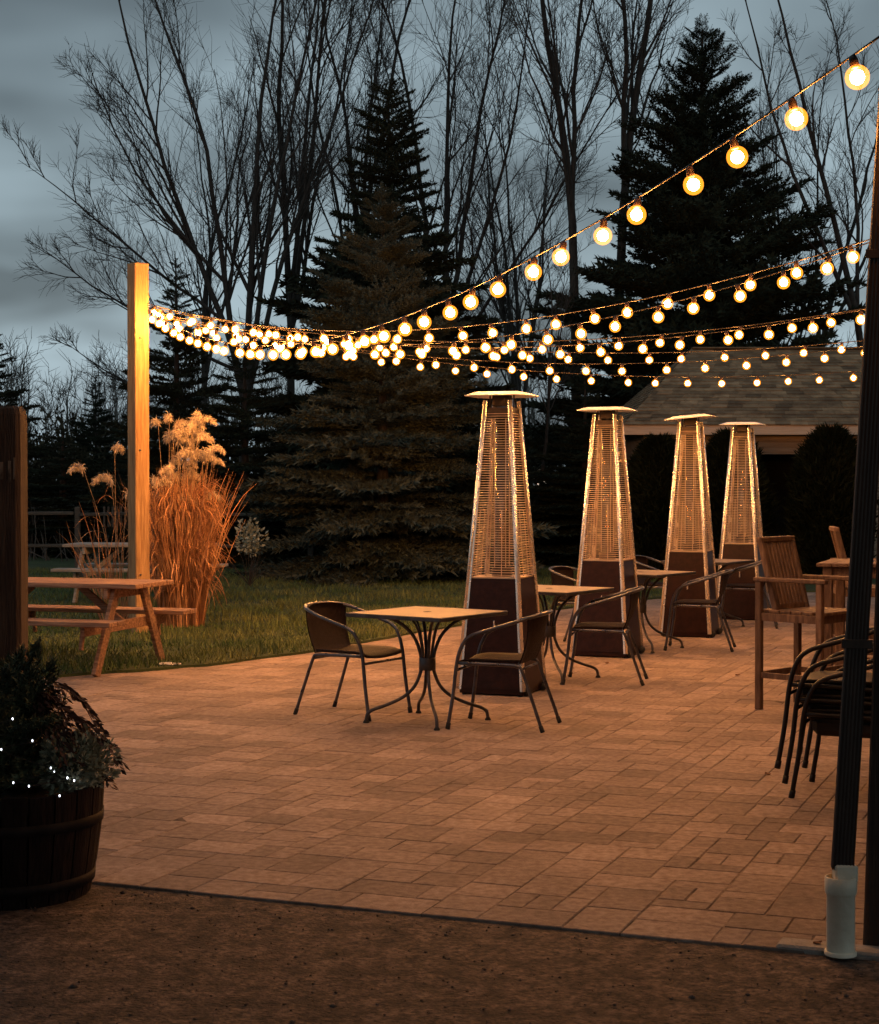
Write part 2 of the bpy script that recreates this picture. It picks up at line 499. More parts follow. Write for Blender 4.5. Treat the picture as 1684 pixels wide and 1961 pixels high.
# loose grit lying on the asphalt
N = 1500
uu = rng.uniform(-4.2, 1.2, N); vv = -rng.uniform(0.0, 2.6, N)
rad = rng.uniform(0.0025, 0.0072, N) * np.where(rng.random(N) < .04, 1.9, 1)
octa = np.array([[1, 0, 0], [-.9, .1, 0], [0, 1, 0], [.1, -1, 0], [0, 0, .8], [0, 0, -.6]], float)
of = np.array([[0, 2, 4], [2, 1, 4], [1, 3, 4], [3, 0, 4], [2, 0, 5], [1, 2, 5], [3, 1, 5], [0, 3, 5]])
cen = np.stack([O0.x + U.x * uu + Vv.x * vv, O0.y + U.y * uu + Vv.y * vv, np.full(N, -0.008)], -1)
jit = rng.uniform(.6, 1.4, (N, 6, 3))
VV = cen[:, None] + octa[None] * jit * rad[:, None, None]
FF = (np.arange(N)[:, None, None] * 6 + of[None]).reshape(-1, 3)
tag(link('asphalt_grit', fast_mesh('asphalt_grit', VV.reshape(-1, 3), FF), 'pebble'),
    'loose crumbs of grit scattered over the dark asphalt', 'grit', kind='stuff')

# patio: base sheet + pavers
g = MB()
g.sheet([uv(-11, 0.004, -0.0026), uv(0.20, 0.004, -0.0026), uv(0.20, 21, -0.0026), uv(-11, 21, -0.0026)])
g.sheet([uv(-11, 0.004, -0.06), uv(0.20, 0.004, -0.06), uv(0.20, 0.004, -0.0026), uv(-11, 0.004, -0.0026)])
patio = tag(g.build('patio', 'joint_sand'), kind='structure')

def lawn_edge(x):
    """depth of the patio / lawn boundary at x"""
    xs = [-9, -6.2, -4.4, -3.17, -1.97, -1.17, -0.28, 1.2, 2.4, 4.2, 7.0]
    ys = [11.9, 12.7, 13.3, 13.85, 14.72, 15.9, 17.8, 20.6, 22.6, 24.0, 25.0]
    return float(np.interp(x, xs, ys))

UNIT = 0.108
NU, NV = 78, 174
random.seed(11)
occ = np.zeros((NU, NV), bool)
pieces = []
shapes = [(2, 2), (3, 2), (2, 3), (2, 1), (1, 2), (2, 2), (3, 2)]
for j in range(NV):
    for i in range(NU):
        if occ[i, j]: continue
        order = shapes[:]; random.shuffle(order); order.append((1, 1))
        for a, b in order:
            if i + a <= NU and j + b <= NV and not occ[i:i + a, j:j + b].any():
                occ[i:i + a, j:j + b] = True
                pieces.append((i, j, a, b)); break
def paver_mesh(a, b, seed):
    rr = random.Random(seed)
    w, h = a * UNIT, b * UNIT; gp = 0.0020
    mb = MB()
    jx = [rr.uniform(-.0012, .0012) for _ in range(8)]
    low = [(gp + jx[0], gp + jx[1]), (w - gp + jx[2], gp + jx[3]), (w - gp + jx[4], h - gp + jx[5]), (gp + jx[6], h - gp + jx[7])]
    ch = 0.0032
    top = [(low[0][0] + ch, low[0][1] + ch), (low[1][0] - ch, low[1][1] + ch), (low[2][0] - ch, low[2][1] - ch), (low[3][0] + ch, low[3][1] - ch)]
    vs = [(x - w / 2, y - h / 2, -0.055) for x, y in low] + [(x - w / 2, y - h / 2, -0.0032) for x, y in low] + [(x - w / 2, y - h / 2, 0) for x, y in top]
    fs = [(8, 9, 10, 11)]
    for k in range(4):
        k2 = (k + 1) % 4
        fs.append((k, k2, 4 + k2, 4 + k)); fs.append((4 + k, 4 + k2, 8 + k2, 8 + k))
    mb.add(vs, fs)
    return mb
cands = []
for (i, j, a, b) in pieces:
    uc = (i + a / 2) * UNIT - NU * UNIT + 0.165; vc = (j + b / 2) * UNIT
    p = uv(uc, vc)
    if p.y > lawn_edge(p.x) + 0.6: continue
    px = 842 + F_PX * p.x / p.y
    if px < -250 or px > 1990: continue
    cands.append((p.y, px, uc, vc, a, b))
cands.sort()
PAVE = {}
mass = MB(); n_ind = 0
for d, px, uc, vc, a, b in cands:
    rr = random.Random(int(uc * 1e4) * 7 + int(vc * 1e4))
    z = rr.uniform(-0.0018, 0.0012); tx, ty = rr.uniform(-.006, .006), rr.uniform(-.006, .006)
    p = uv(uc, vc, z)
    inview = -40 < px < 1700 and not (px < 175 and d < 7.2)
    if inview and n_ind < 300:
        key = (a, b, rr.randrange(3))
        if key not in PAVE: PAVE[key] = paver_mesh(a, b, key[0] * 31 + key[1] * 7 + key[2]).mesh('paver')
        link('paver', PAVE[key], 'paver', patio, p, (tx, ty, -TH)); n_ind += 1
    else:
        mb = paver_mesh(a, b, rr.randrange(9999))
        M = Matrix.Translation(p) @ Matrix.Rotation(-TH, 4, 'Z') @ Matrix.Rotation(tx, 4, 'X') @ Matrix.Rotation(ty, 4, 'Y')
        mass.add([M @ Vector(q) for q in mb.v], mb.f)
pm = mass.build('paver_field', 'paver_mass', patio); pm['kind'] = 'stuff'

# lawn: a raised sheet of turf with a soft edge against the patio
xs = np.concatenate([np.linspace(-9, 7, 90)])
edge = [(x, lawn_edge(x) + 0.05 * math.sin(x * 7.1) * math.sin(x * 3.3) + 0.02 * math.sin(x * 23)) for x in xs]
g = MB()
far = [(7 + 60, 25.0), (160, 170), (-160, 170), (-60, 11.9)]
ring = [(x, y, 0.022) for x, y in edge] + [(x, y, 0.022) for x, y in far]
g.sheet(ring)
for k in range(len(edge) - 1):
    (x0, y0), (x1, y1) = edge[k], edge[k + 1]
    g.add([(x0, y0 - .02, -0.03), (x1, y1 - .02, -0.03), (x1, y1, 0.022), (x0, y0, 0.022)], [(0, 1, 2, 3)])
lawn = tag(g.build('lawn', 'turf'), kind='structure')

# grass blades on the lawn (nobody could count them)
N = 75000
bx = rng.uniform(-8.0, 5.0, N * 2); by = 13 + 17 * rng.random(N * 2) ** 1.5
ok = np.array([by[i] > lawn_edge(bx[i]) - 0.015 for i in range(len(bx))]) & (np.abs(bx / by) < .36)
bx, by = bx[ok][:N], by[ok][:N]
n = len(bx); h = rng.uniform(.035, .080, n) * (1 + .35 * np.sin(bx * 3) * np.sin(by * 2.1)); a = rng.uniform(0, 2 * PI, n); w = rng.uniform(.004, .009, n)
lx, ly = rng.normal(0, .028, n), rng.normal(0, .028, n)
base = np.stack([bx, by, np.full(n, .018)], -1); sd = np.stack([np.cos(a) * w, np.sin(a) * w, np.zeros(n)], -1)
tip = base + np.stack([lx, ly, h], -1)
V = np.stack([base - sd, base + sd, tip], 1).reshape(-1, 3)
tag(link('lawn_grass', fast_mesh('lawn_grass', V, np.arange(3 * n).reshape(-1, 3)), 'grass_blade'),
    'short green and brown grass blades growing over the lawn', 'grass', kind='stuff')

# ------------------------------------------------------------------ right-hand barn corner
barn = thing('barn', 'dark timber barn corner along the right edge of the picture', 'building', uv(0.018, 0.2), -TH)
LEAN = R(1.7)
g = MB(); M = Matrix.Rotation(LEAN, 4, 'Y')
g.box(M @ Vector((0.10, 0, 1.85)), (0.2, 0.2, 3.75), 0.008, M.to_3x3()); g.build('corner_post', 'dark_timber', barn)
bw = []
for k in range(14):
    g = MB(); g.box((0.34 + k * 0.205, 0.10, 1.8), (0.198, 0.025, 3.5), 0.004); g.build('siding_board', 'dark_timber', barn)
g = MB(); g.box((0.26, 9.6, 1.7), (0.10, 18.9, 3.3)); g.build('side_wall', 'dark_timber', barn)
g = MB(); g.box((0.132, -0.32, 3.38), (0.13, 0.13, 0.74), 0.012, Matrix.Rotation(R(-14), 3, 'Y')); g.build('beam_end', 'dark_timber', barn)
g = MB()
g.add([(0.15, -0.2, 3.72), (3.2, -0.2, 4.6), (3.2, 19, 4.6), (0.15, 19, 3.72), (0.15, -0.2, 3.8), (3.2, -0.2, 4.68), (3.2, 19, 4.68), (0.15, 19, 3.8)],
      [(3, 2, 1, 0), (4, 5, 6, 7), (0, 1, 5, 4), (1, 2, 6, 5), (2, 3, 7, 6), (3, 0, 4, 7)])
g.build('roof', 'shingle', barn)
g = MB(); g.box((1.6, 0.04, 0.0), (3.0, 0.30, 0.09), 0.01); g.build('footing', 'concrete', barn)
# added unseen roof and back wall, put there to keep the sky off the foreground
g = MB(); g.box((-2.6, -5.05, 3.62), (9.6, 8.7, 0.10)); g.build('unseen_shade_roof', 'dark_timber', barn)
g = MB(); g.box((-2.6, -9.2, 1.75), (9.6, 0.10, 3.6)); g.build('unseen_shade_wall', 'dark_timber', barn)

# thin pale kerb slab under the pipe
g = MB(); g.box(uv(-0.03, 0.055, -0.012), (0.46, 0.105, 0.05), 0.008, Matrix.Rotation(-TH, 3, 'Z'))
tag(g.build('concrete_edging', 'concrete'), 'short pale concrete edging strip below the white drain pipe', 'edging')

# downspout (ribbed rectangular pipe)
ds_base = ground_at(1617, 5.78)
ds = thing('downspout', 'dark brown ribbed metal downspout rising beside the barn corner', 'downspout', (ds_base.x, ds_base.y, 0), -TH * 0.4)
g = MB()
prof = []
nx_, ny_ = 6, 4; wx, wy = 0.036, 0.027; rib = 0.0035
for k in range(nx_ * 2): prof.append((-wx + 2 * wx * k / (nx_ * 2), -wy + (rib if k % 2 else 0)))
for k in range(ny_ * 2): prof.append((wx - (rib if k % 2 else 0), -wy + 2 * wy * k / (ny_ * 2)))
for k in range(nx_ * 2): prof.append((wx - 2 * wx * k / (nx_ * 2), wy - (rib if k % 2 else 0)))
for k in range(ny_ * 2): prof.append((-wx + (rib if k % 2 else 0), wy - 2 * wy * k / (ny_ * 2)))
m = len(prof); z0, z1 = 0.29, 3.7
vs = [(x, y, z0) for x, y in prof] + [(x + 0.056 * (z1 - z0), y, z1) for x, y in prof]
g.add(vs, [(k, (k + 1) % m, m + (k + 1) % m, m + k) for k in range(m)])
g.build('pipe', 'downspout_metal', ds)
for zz in (1.05, 2.35):
    g = MB(); sx = 0.056 * (zz - z0)
    g.box((sx, -wy - 0.002, zz), (2 * wx + .03, 0.004, 0.03), 0.001); g.build('strap', 'downspout_metal', ds)
# PVC drain pipe
pv = thing('drain_pipe', 'white plastic drain pipe standing upright below the dark downspout', 'pipe', (ds_base.x - 0.006, ds_base.y - 0.005, 0), 0)
g = MB(); g.lathe([(0.0475, 0.012), (0.0475, 0.20), (0.051, 0.205), (0.0535, 0.215), (0.0535, 0.262), (0.050, 0.264), (0.047, 0.262), (0.047, 0.2)], 28); g.build('pipe', 'pvc', pv)
g = MB(); g.lathe([(0.054, 0.0), (0.054, 0.012), (0.0475, 0.014)], 28); g.build('base_ring', 'pvc', pv)
g = MB(); g.box((0.014, 0.0, 0.277), (0.076, 0.060, 0.058), 0.006); g.build('adapter', 'pvc', pv)

# ------------------------------------------------------------------ wooden light post
LP = Vector((-3.10, 17.75, 0))
lp = thing('light_post', 'tall square new timber post holding one end of the light strings', 'post', LP, 0)
# two timbers bolted side by side, one slightly proud of the other
MR = Matrix.Rotation(R(40), 3, 'Z')
g = MB(); g.box((0, 0, 1.91), (0.165, 0.165, 3.82), 0.008, MR); g.build('timber', 'new_timber', lp)
g = MB(); g.box((0.012, -0.118, 1.2), (0.02, 0.012, 0.05), 0.002); 
for zz in (3.30, 3.40):
    g2 = MB(); q = MR @ Vector((0.0825, 0.0, 0))
    g2.tube(smooth_path([(q.x, q.y, zz), (q.x + .03, q.y - .01, zz + .004), (q.x + .045, q.y - .012, zz + .022), (q.x + .03, q.y - .012, zz + .036), (q.x + .02, q.y - .01, zz + .02)], 4), 0.004, 6)
    g2.build('eye_hook', 'iron_hoop', lp)
for zz in (3.35,):
    g2 = MB(); g2.box(MR @ Vector((0.0845, 0, zz)), (0.004, 0.07, 0.20), 0.001, MR); g2.build('hook_plate', 'chair_tube', lp)
for zz in (0.62, 1.9, 3.05):
    g2 = MB(); q = MR @ Vector((-0.03, -0.0825, zz)); q2 = MR @ Vector((-0.03, -0.0905, zz)); g2.tube([q, q2], 0.011, 8); g2.build('bolt_head', 'chair_tube', lp)

# near left gate post
gp_ = thing('gate_post', 'dark weathered wooden post with rounded top at the left edge', 'post', (-2.035, 8.0, 0), R(3))
g = MB()
profz = [(1.0, 0.0), (1.0, 1.86), (0.985, 1.90), (0.93, 1.925), (0.82, 1.938)]
vs = []; hw = 0.105; bev = 0.02
ringp = [(-1, -1), (1, -1), (1, 1), (-1, 1)]
for s_, z in profz:
    for (ax, ay) in ringp:
        bx_, by_ = ax * (hw * s_), ay * (hw * s_)
        if ax * ay > 0: vs += [(bx_, by_ - ay * bev, z), (bx_ - ax * bev, by_, z)]
        else: vs += [(bx_ - ax * bev, by_, z), (bx_, by_ - ay * bev, z)]
fs = []
for i in range(len(profz) - 1):
    for k in range(8): fs.append((i * 8 + k, i * 8 + (k + 1) % 8, (i + 1) * 8 + (k + 1) % 8, (i + 1) * 8 + k))
fs.append(tuple((len(profz) - 1) * 8 + k for k in range(8)))
g.add(vs, fs); g.build('shaft', 'old_post', gp_)
for x0, x1, z0_, z1_ in ((0.052, 0.066, 1.585, 1.685), (0.012, 0.030, 1.60, 1.68), (0.075, 0.084, 1.60, 1.70)):
    g = MB(); g.box(((x0 + x1) / 2, -hw - 0.0015, (z0_ + z1_) / 2), (x1 - x0, 0.003, z1_ - z0_), 0.0005)
    g.build('worn_paint_patch', 'worn_paint', gp_)

# ------------------------------------------------------------------ shed behind the patio
SX0, SY = 3.45, 28.3
shed = thing('shed', 'low tan shed with hipped shingle roof behind the patio heaters', 'building', (SX0, SY, 0), 0)
W, D = 6.2, 5.4; zE, zR = 2.47, 3.98; OV = 0.45
g = MB()
# front wall with a door opening
dx0, dx1, dz = 1.55, 2.55, 2.02
for (x0, x1, za, zb) in ((0.0, dx0, 0, 2.42), (dx1, W, 0, 2.42), (dx0, dx1, dz, 2.42)):
    g.box(((x0 + x1) / 2, OV + .06, (za + zb) / 2), (x1 - x0 - .002, 0.12, zb - za - .002))
g.build('front_wall', 'tan_siding', shed)
for k in range(4):
    z = 2.09 + 0.09 * k
    g = MB(); g.box(((dx0 + dx1) / 2, OV - 0.012, z), (dx1 - dx0 + 3.2, 0.018, 0.082), 0.003); g.build('siding_board', 'tan_siding', shed)
g = MB(); g.box((0.06, OV + D / 2, 1.2), (0.12, D - .3, 2.38)); g.build('side_wall', 'tan_siding', shed)
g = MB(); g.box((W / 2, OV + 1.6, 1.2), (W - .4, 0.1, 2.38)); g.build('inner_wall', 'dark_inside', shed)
g = MB(); g.box((W / 2, 0.012, zE - .06), (W + 2 * OV, 0.03, 0.155), 0.004); g.build('fascia', 'fascia', shed)
g = MB(); g.box((-OV + .014, D / 2 + .2, zE - .06), (0.03, D + .35, 0.155), 0.004); g.build('fascia', 'fascia', shed)
g = MB(); g.box((W / 2, OV / 2 + .03, zE - .12), (W + 2 * OV - .08, OV - .02, 0.02)); g.build('soffit', 'tan_siding', shed)
# hipped roof deck
y0, y1 = -0.03, D + OV + .5; ym = (y0 + y1) / 2; xr0, xr1 = 1.15, W - 1.15
xa, xb = -OV, W + OV; zb_ = zE + .02
g = MB()
g.add([(xa, y0, zb_), (xb, y0, zb_), (xb, y1, zb_), (xa, y1, zb_), (xr0, ym, zR), (xr1, ym, zR)],
      [(0, 1, 5, 4), (1, 2, 5), (2, 3, 4, 5), (3, 0, 4), (3, 2, 1, 0)])
rf = g.build('roof', 'shingle', shed)
# shingles on the front and left slopes
g = MB(); random.seed(3)
def slope_shingles(A, B, C_, D_, rows):
    A, B, C_, D_ = map(Vector, (A, B, C_, D_))
    nrm = (B - A).cross(D_ - A).normalized()
    for r_ in range(rows):
        t0, t1 = r_ / rows, min(1, (r_ + 1.12) / rows)
        L0, L1 = A.lerp(D_, t0), A.lerp(D_, t1); R0, R1 = B.lerp(C_, t0), B.lerp(C_, t1)
        k = max(1, int((R0 - L0).length / 0.27)); off = random.random() * .5
        e = 0
        cuts = [0] + sorted(min(1, max(0, (i + off + random.uniform(-.08, .08)) / k)) for i in range(k)) + [1]
        for i in range(len(cuts) - 1):
            a, b = cuts[i] + .0006, cuts[i + 1] - .0006
            if b - a < .004: continue
            th = random.uniform(.010, .020)
            p = [L0.lerp(R0, a), L0.lerp(R0, b), L1.lerp(R1, b), L1.lerp(R1, a)]
            q = [p[0] + nrm * th, p[1] + nrm * th, p[2] + nrm * .004, p[3] + nrm * .004]
            p = [p[0] + nrm * .001, p[1] + nrm * .001]
            g.add(p + q, [(2, 3, 4, 5), (0, 1, 3, 2)])
slope_shingles((xa, y0, zb_), (xb, y0, zb_), (xr1, ym, zR), (xr0, ym, zR), 24)
slope_shingles((xa, y1, zb_), (xa, y0, zb_), (xr0, ym, zR), (xr0 - .001, ym + .001, zR), 24)
s_ = g.build('shingles', 'shingle', rf); s_['kind'] = 'stuff'
g = MB(); g.box(((xr0 + xr1) / 2, ym, zR + .012), (xr1 - xr0, 0.22, 0.03), 0.01); g.build('ridge_cap', 'shingle', rf)

# ------------------------------------------------------------------ rail fence far left
fn = thing('rail_fence', 'weathered grey wooden rail fence across the far end of the lawn', 'fence', (-5.9, 30.2, 0.02), R(-2))
for k in range(4):
    x = k * 2.05 - 2.5
    g = MB(); g.box((x, 0, 0.55), (0.09, 0.09, 1.1), 0.01); g.build('post', 'fence_wood', fn)
    if k < 3:
        for zz in (0.42, 0.98):
            g = MB(); g.bar((x + .05, -.075, zz + random.uniform(-.02, .02)), (x + 2.0, -.075, zz + random.uniform(-.02, .02)), 0.035, 0.06, 0.01)
            g.build('rail', 'fence_wood', fn)
for k in range(13):
    g = MB(); g.box((0.0 + k * 0.075, 0.09, 0.92), (0.035, 0.02, 0.36), 0.004); g.build('picket', 'fence_wood', fn)

# ================================================================== patio furniture
# ------------------------------------------------------------------ pyramid heaters
def make_heater():
    t = thing('patio_heater', 'x', 'heater')
    zb, zt = 0.04, 2.19; hb, ht = 0.265, 0.105
    def half(z): return hb + (ht - hb) * (z - zb) / (zt - zb)
    zp = 0.86
    g = MB(); g.box((0, 0, 0.035), (0.50, 0.50, 0.05), 0.006); g.build('base_plate', 'black_panel', t)
    faces = [(0, -1), (1, 0), (0, 1), (-1, 0)]
    for fx, fy in faces:
        def pt(s, z, off=0.0):
            h_ = half(z)
            return (fx * (h_ + off) - fy * s * h_, fy * (h_ + off) + fx * s * h_, z)
        g = MB(); e = 0.95
        a = [pt(-e, zb + .01, -.006), pt(e, zb + .01, -.006), pt(e, zp, -.006), pt(-e, zp, -.006)]
        b = [pt(-e, zb + .01, -.012), pt(e, zb + .01, -.012), pt(e, zp, -.012), pt(-e, zp, -.012)]
        g.add(a + b, [(0, 1, 2, 3), (7, 6, 5, 4), (3, 2, 6, 7), (0, 4, 5, 1)])
        g.build('side_panel', 'black_panel', t)
        # wire guard: horizontals and a few uprights, one welded grille
        g = MB(); n_w = 66
        gz0, gz1 = zp + 0.03, zt - 0.10
        for k in range(n_w):
            z = gz0 + (gz1 - gz0) * k / (n_w - 1)
            p, q = Vector(pt(-.86, z, -.008)), Vector(pt(.86, z, -.008))
            g.tube([p, q], 0.0024, 4, cap=False)
        for s_ in (-.84, .84):
            g.tube([pt(s_, gz0 - .01, -.011), pt(s_, gz1 + .01, -.011)], 0.0035, 5, cap=False)
        for s_ in (-.30, .30):
            g.tube([pt(s_, gz0 - .01, -.012), pt(s_ , gz0 + .48, -.012)], 0.003, 5, cap=False)
        g.build('wire_guard', 'steel_wire', t)
    for sx in (-1, 1):
        for sy in (-1, 1):
            g = MB(); vs = []
            for z in (zb, zt):
                h_ = half(z); w = 0.034 if z < 1 else 0.026
                for (ax, ay) in ((0, 0), (-w, 0), (-w, -.006), (-.006, -.006), (-.006, -w), (0, -w)):
                    vs.append((sx * (h_ + ax), sy * (h_ + ay), z))
            fs = [(k, (k + 1) % 6, 6 + (k + 1) % 6, 6 + k) for k in range(6)]
            if sx * sy < 0: fs = [f_[::-1] for f_ in fs]
            g.add(vs, fs)
            g.tube([(sx * (half(zb) - .006), sy * (half(zb) - .006), zb), (sx * (half(zt) - .006), sy * (half(zt) - .006), zt)], .0135, 10)
            g.build('corner_bar', 'steel', t)
    g = MB(); g.box((0, 0, zp + .008), (2 * half(zp) - .03, 2 * half(zp) - .03, 0.014), 0.003); g.build('deck_plate', 'steel_wire', t)
    g = MB(); g.lathe([(0.052, 0.90), (0.052, 2.06), (0.048, 2.06), (0.048, 0.90)], 20); g.build('glass_tube', 'heater_glass', t)
    g = MB(); g.lathe([(0.075, 0.87), (0.075, 0.93), (0.056, 0.95), (0.056, 0.985), (0.0, 0.985)], 18); g.build('burner_cup', 'burner', t)
    g = MB()
    for k in range(4):
        a = PI / 4 + k * PI / 2
        g.tube([(0.062 * math.cos(a), 0.062 * math.sin(a), .9), (0.062 * math.cos(a), 0.062 * math.sin(a), 2.06)], 0.0035, 5, cap=False)
    g.build('tube_cage', 'steel_wire', t)
    g = MB(); g.box((0, 0, 2.10), (0.20, 0.20, 0.075), 0.006); g.build('top_collar', 'burner', t)
    g = MB()
    for sx in (-1, 1):
        for sy in (-1, 1): g.tube([(sx * .07, sy * .07, 2.13), (sx * .07, sy * .07, 2.245)], 0.006, 6)
    g.box((0, 0, 2.19), (0.12, 0.12, 0.085), 0.004)
    g.build('canopy_support', 'burner', t)
    # canopy: shallow square pan with clipped corners
    g = MB()
    def ring(h_, c_, z): return [(-h_ + c_, -h_, z), (h_ - c_, -h_, z), (h_, -h_ + c_, z), (h_, h_ - c_, z), (h_ - c_, h_, z), (-h_ + c_, h_, z), (-h_, h_ - c_, z), (-h_, -h_ + c_, z)]
    rings = [ring(.238, .07, 2.222), ring(.240, .07, 2.227), ring(.165, .05, 2.254), ring(.055, .02, 2.258)]
    low = [ring(.232, .07, 2.220), ring(.160, .05, 2.247)]
    vs = sum(rings, []) + sum(low, [])
    fs = []
    for i in range(3):
        for k in range(8): fs.append((i * 8 + k, i * 8 + (k + 1) % 8, (i + 1) * 8 + (k + 1) % 8, (i + 1) * 8 + k))
    fs.append(tuple(24 + k for k in range(8)))
    for k in range(8):
        fs.append((k, 32 + k, 32 + (k + 1) % 8, (k + 1) % 8)); fs.append((32 + k, 40 + k, 40 + (k + 1) % 8, 32 + (k + 1) % 8))
    fs.append(tuple(40 + k for k in range(8))[::-1])
    g.add(vs, fs); g.build('canopy', 'canopy_steel', t)
    # control knob and gas door handle, wheels
    h_ = half(0.72)
    g = MB(); g.tube([(-h_ + .0, -h_ + .09, 0.72), (-h_ - .035, -h_ + .09, 0.72)], 0.018, 10); g.build('control_knob', 'black_panel', t)
    h_ = half(0.45)
    g = MB(); g.box((0.02, -h_ - .004, 0.52), (0.012, 0.014, 0.07), 0.003); g.build('door_handle', 'steel', t)
    for sy in (-1, 1):
        g = MB(); g.tube([(hb + .0, sy * .2 - .02, 0.035), (hb + .0, sy * .2 + .02, 0.035)], 0.033, 12); g.build('wheel', 'rubber', t)
    for sx in (-1, 1):
        for sy in (-1, 1):
            g = MB(); g.tube([(sx * .22, sy * .22, 0.0), (sx * .22, sy * .22, 0.02)], 0.018, 8); g.build('foot', 'rubber', t)
    return t

heater0 = make_heater()
index_children(heater0)
HEAT = [((0.47, 12.95), -TH, 'nearest and tallest-looking pyramid patio heater behind the front bistro table', 0),
        ((1.53, 15.70), -TH - .02, 'second pyramid patio heater from the front, orange glow on its lower panel', 0),
        ((2.57, 17.65), -TH + .03, 'third pyramid patio heater with a tilted canopy, in front of the shed', 5),
        ((3.48, 19.80), -TH, 'farthest and smallest pyramid patio heater beside the shed doorway', 0)]
for i, (p, rz, lab, tilt) in enumerate(HEAT):
    h_ = heater0 if i == 0 else copy_tree(heater0)
    h_.location = (p[0], p[1], 0.0); h_.rotation_euler = (0, 0, rz)
    tag(h_, lab, 'heater', 'pyramid heaters in a row on the patio')
    if tilt:
        for ch in bpy.data.objects:
            if ch.parent == h_ and ch.name.startswith('canopy') and 'support' not in ch.name:
                ch.rotation_euler = (0, R(-tilt), 0); ch.location = (.196, 0, 0.006)

# ------------------------------------------------------------------ bistro tables
def make_table():
    t = thing('bistro_table', 'x', 'table')
    g = MB(); g.box((0, 0, 0.715), (0.76, 0.76, 0.018), 0.006); g.build('table_top', 'table_top', t)
    g = MB()
    for (a, b) in (((-1, -1), (1, -1)), ((1, -1), (1, 1)), ((1, 1), (-1, 1)), ((-1, 1), (-1, -1))):
        g.bar((a[0] * .381, a[1] * .381, .712), (b[0] * .381, b[1] * .381, .712), 0.012, 0.028, 0.004)
    g.build('rim', 'table_iron', t)
    g = MB(); g.lathe([(0.028, .725), (0.026, .7275), (0.016, .7275), (0.012, .7245)], 16); g.build('umbrella_cap', 'table_iron', t)
    for k in range(4):
        a = PI / 4 + k * PI / 2; ca, sa = math.cos(a), math.sin(a)
        path = [(.34, .700), (.26, .690), (.17, .645), (.095, .57), (.055, .48), (.040, .40), (.045, .33), (.085, .235), (.16, .165), (.27, .115), (.36, .085), (.395, .062), (.405, .03), (.407, .004)]
        g = MB(); g.tube(smooth_path([(ca * r_, sa * r_, z) for r_, z in path], 4), 0.0115, 8)
        lg = g.build('leg', 'table_iron', t)
        g = MB(); g.lathe([(0.013, 0.018), (0.02, 0.006), (0.02, 0.0), (0.0, 0.0)], 10, (ca * .407, sa * .407, 0)); g.build('foot', 'rubber', lg)
        # short inner rod beside the waist
        a2 = a + .55; cb, sb = math.cos(a2), math.sin(a2)
        g = MB(); g.tube(smooth_path([(cb * r_, sb * r_, z) for r_, z in ((.15, .70), (.085, .62), (.05, .5), (.036, .40), (.036, .36))], 4), 0.0075, 6)
        g.build('brace', 'table_iron', t)
    g = MB(); g.lathe([(.052, .425), (.056, .42), (.056, .345), (.052, .34)], 16); g.build('waist_collar', 'table_iron', t)
    return t
table0 = make_table(); index_children(table0)
TABLES = [((-0.08, 11.36), R(-36), 'nearest square bistro table on curved legs between two chairs'),
          ((0.88, 13.80), R(-34), 'square bistro table between the nearest and second heaters'),
          ((1.90, 16.25), R(-36), 'square bistro table half hidden behind the second heater'),
          ((2.90, 18.60), R(-33), 'farthest square bistro table seen past the third heater')]
for i, (p, rz, lab) in enumerate(TABLES):
    o = table0 if i == 0 else copy_tree(table0)
    o.location = (p[0], p[1], 0.001); o.rotation_euler = (0, 0, rz)
    tag(o, lab, 'table', 'square bistro tables')

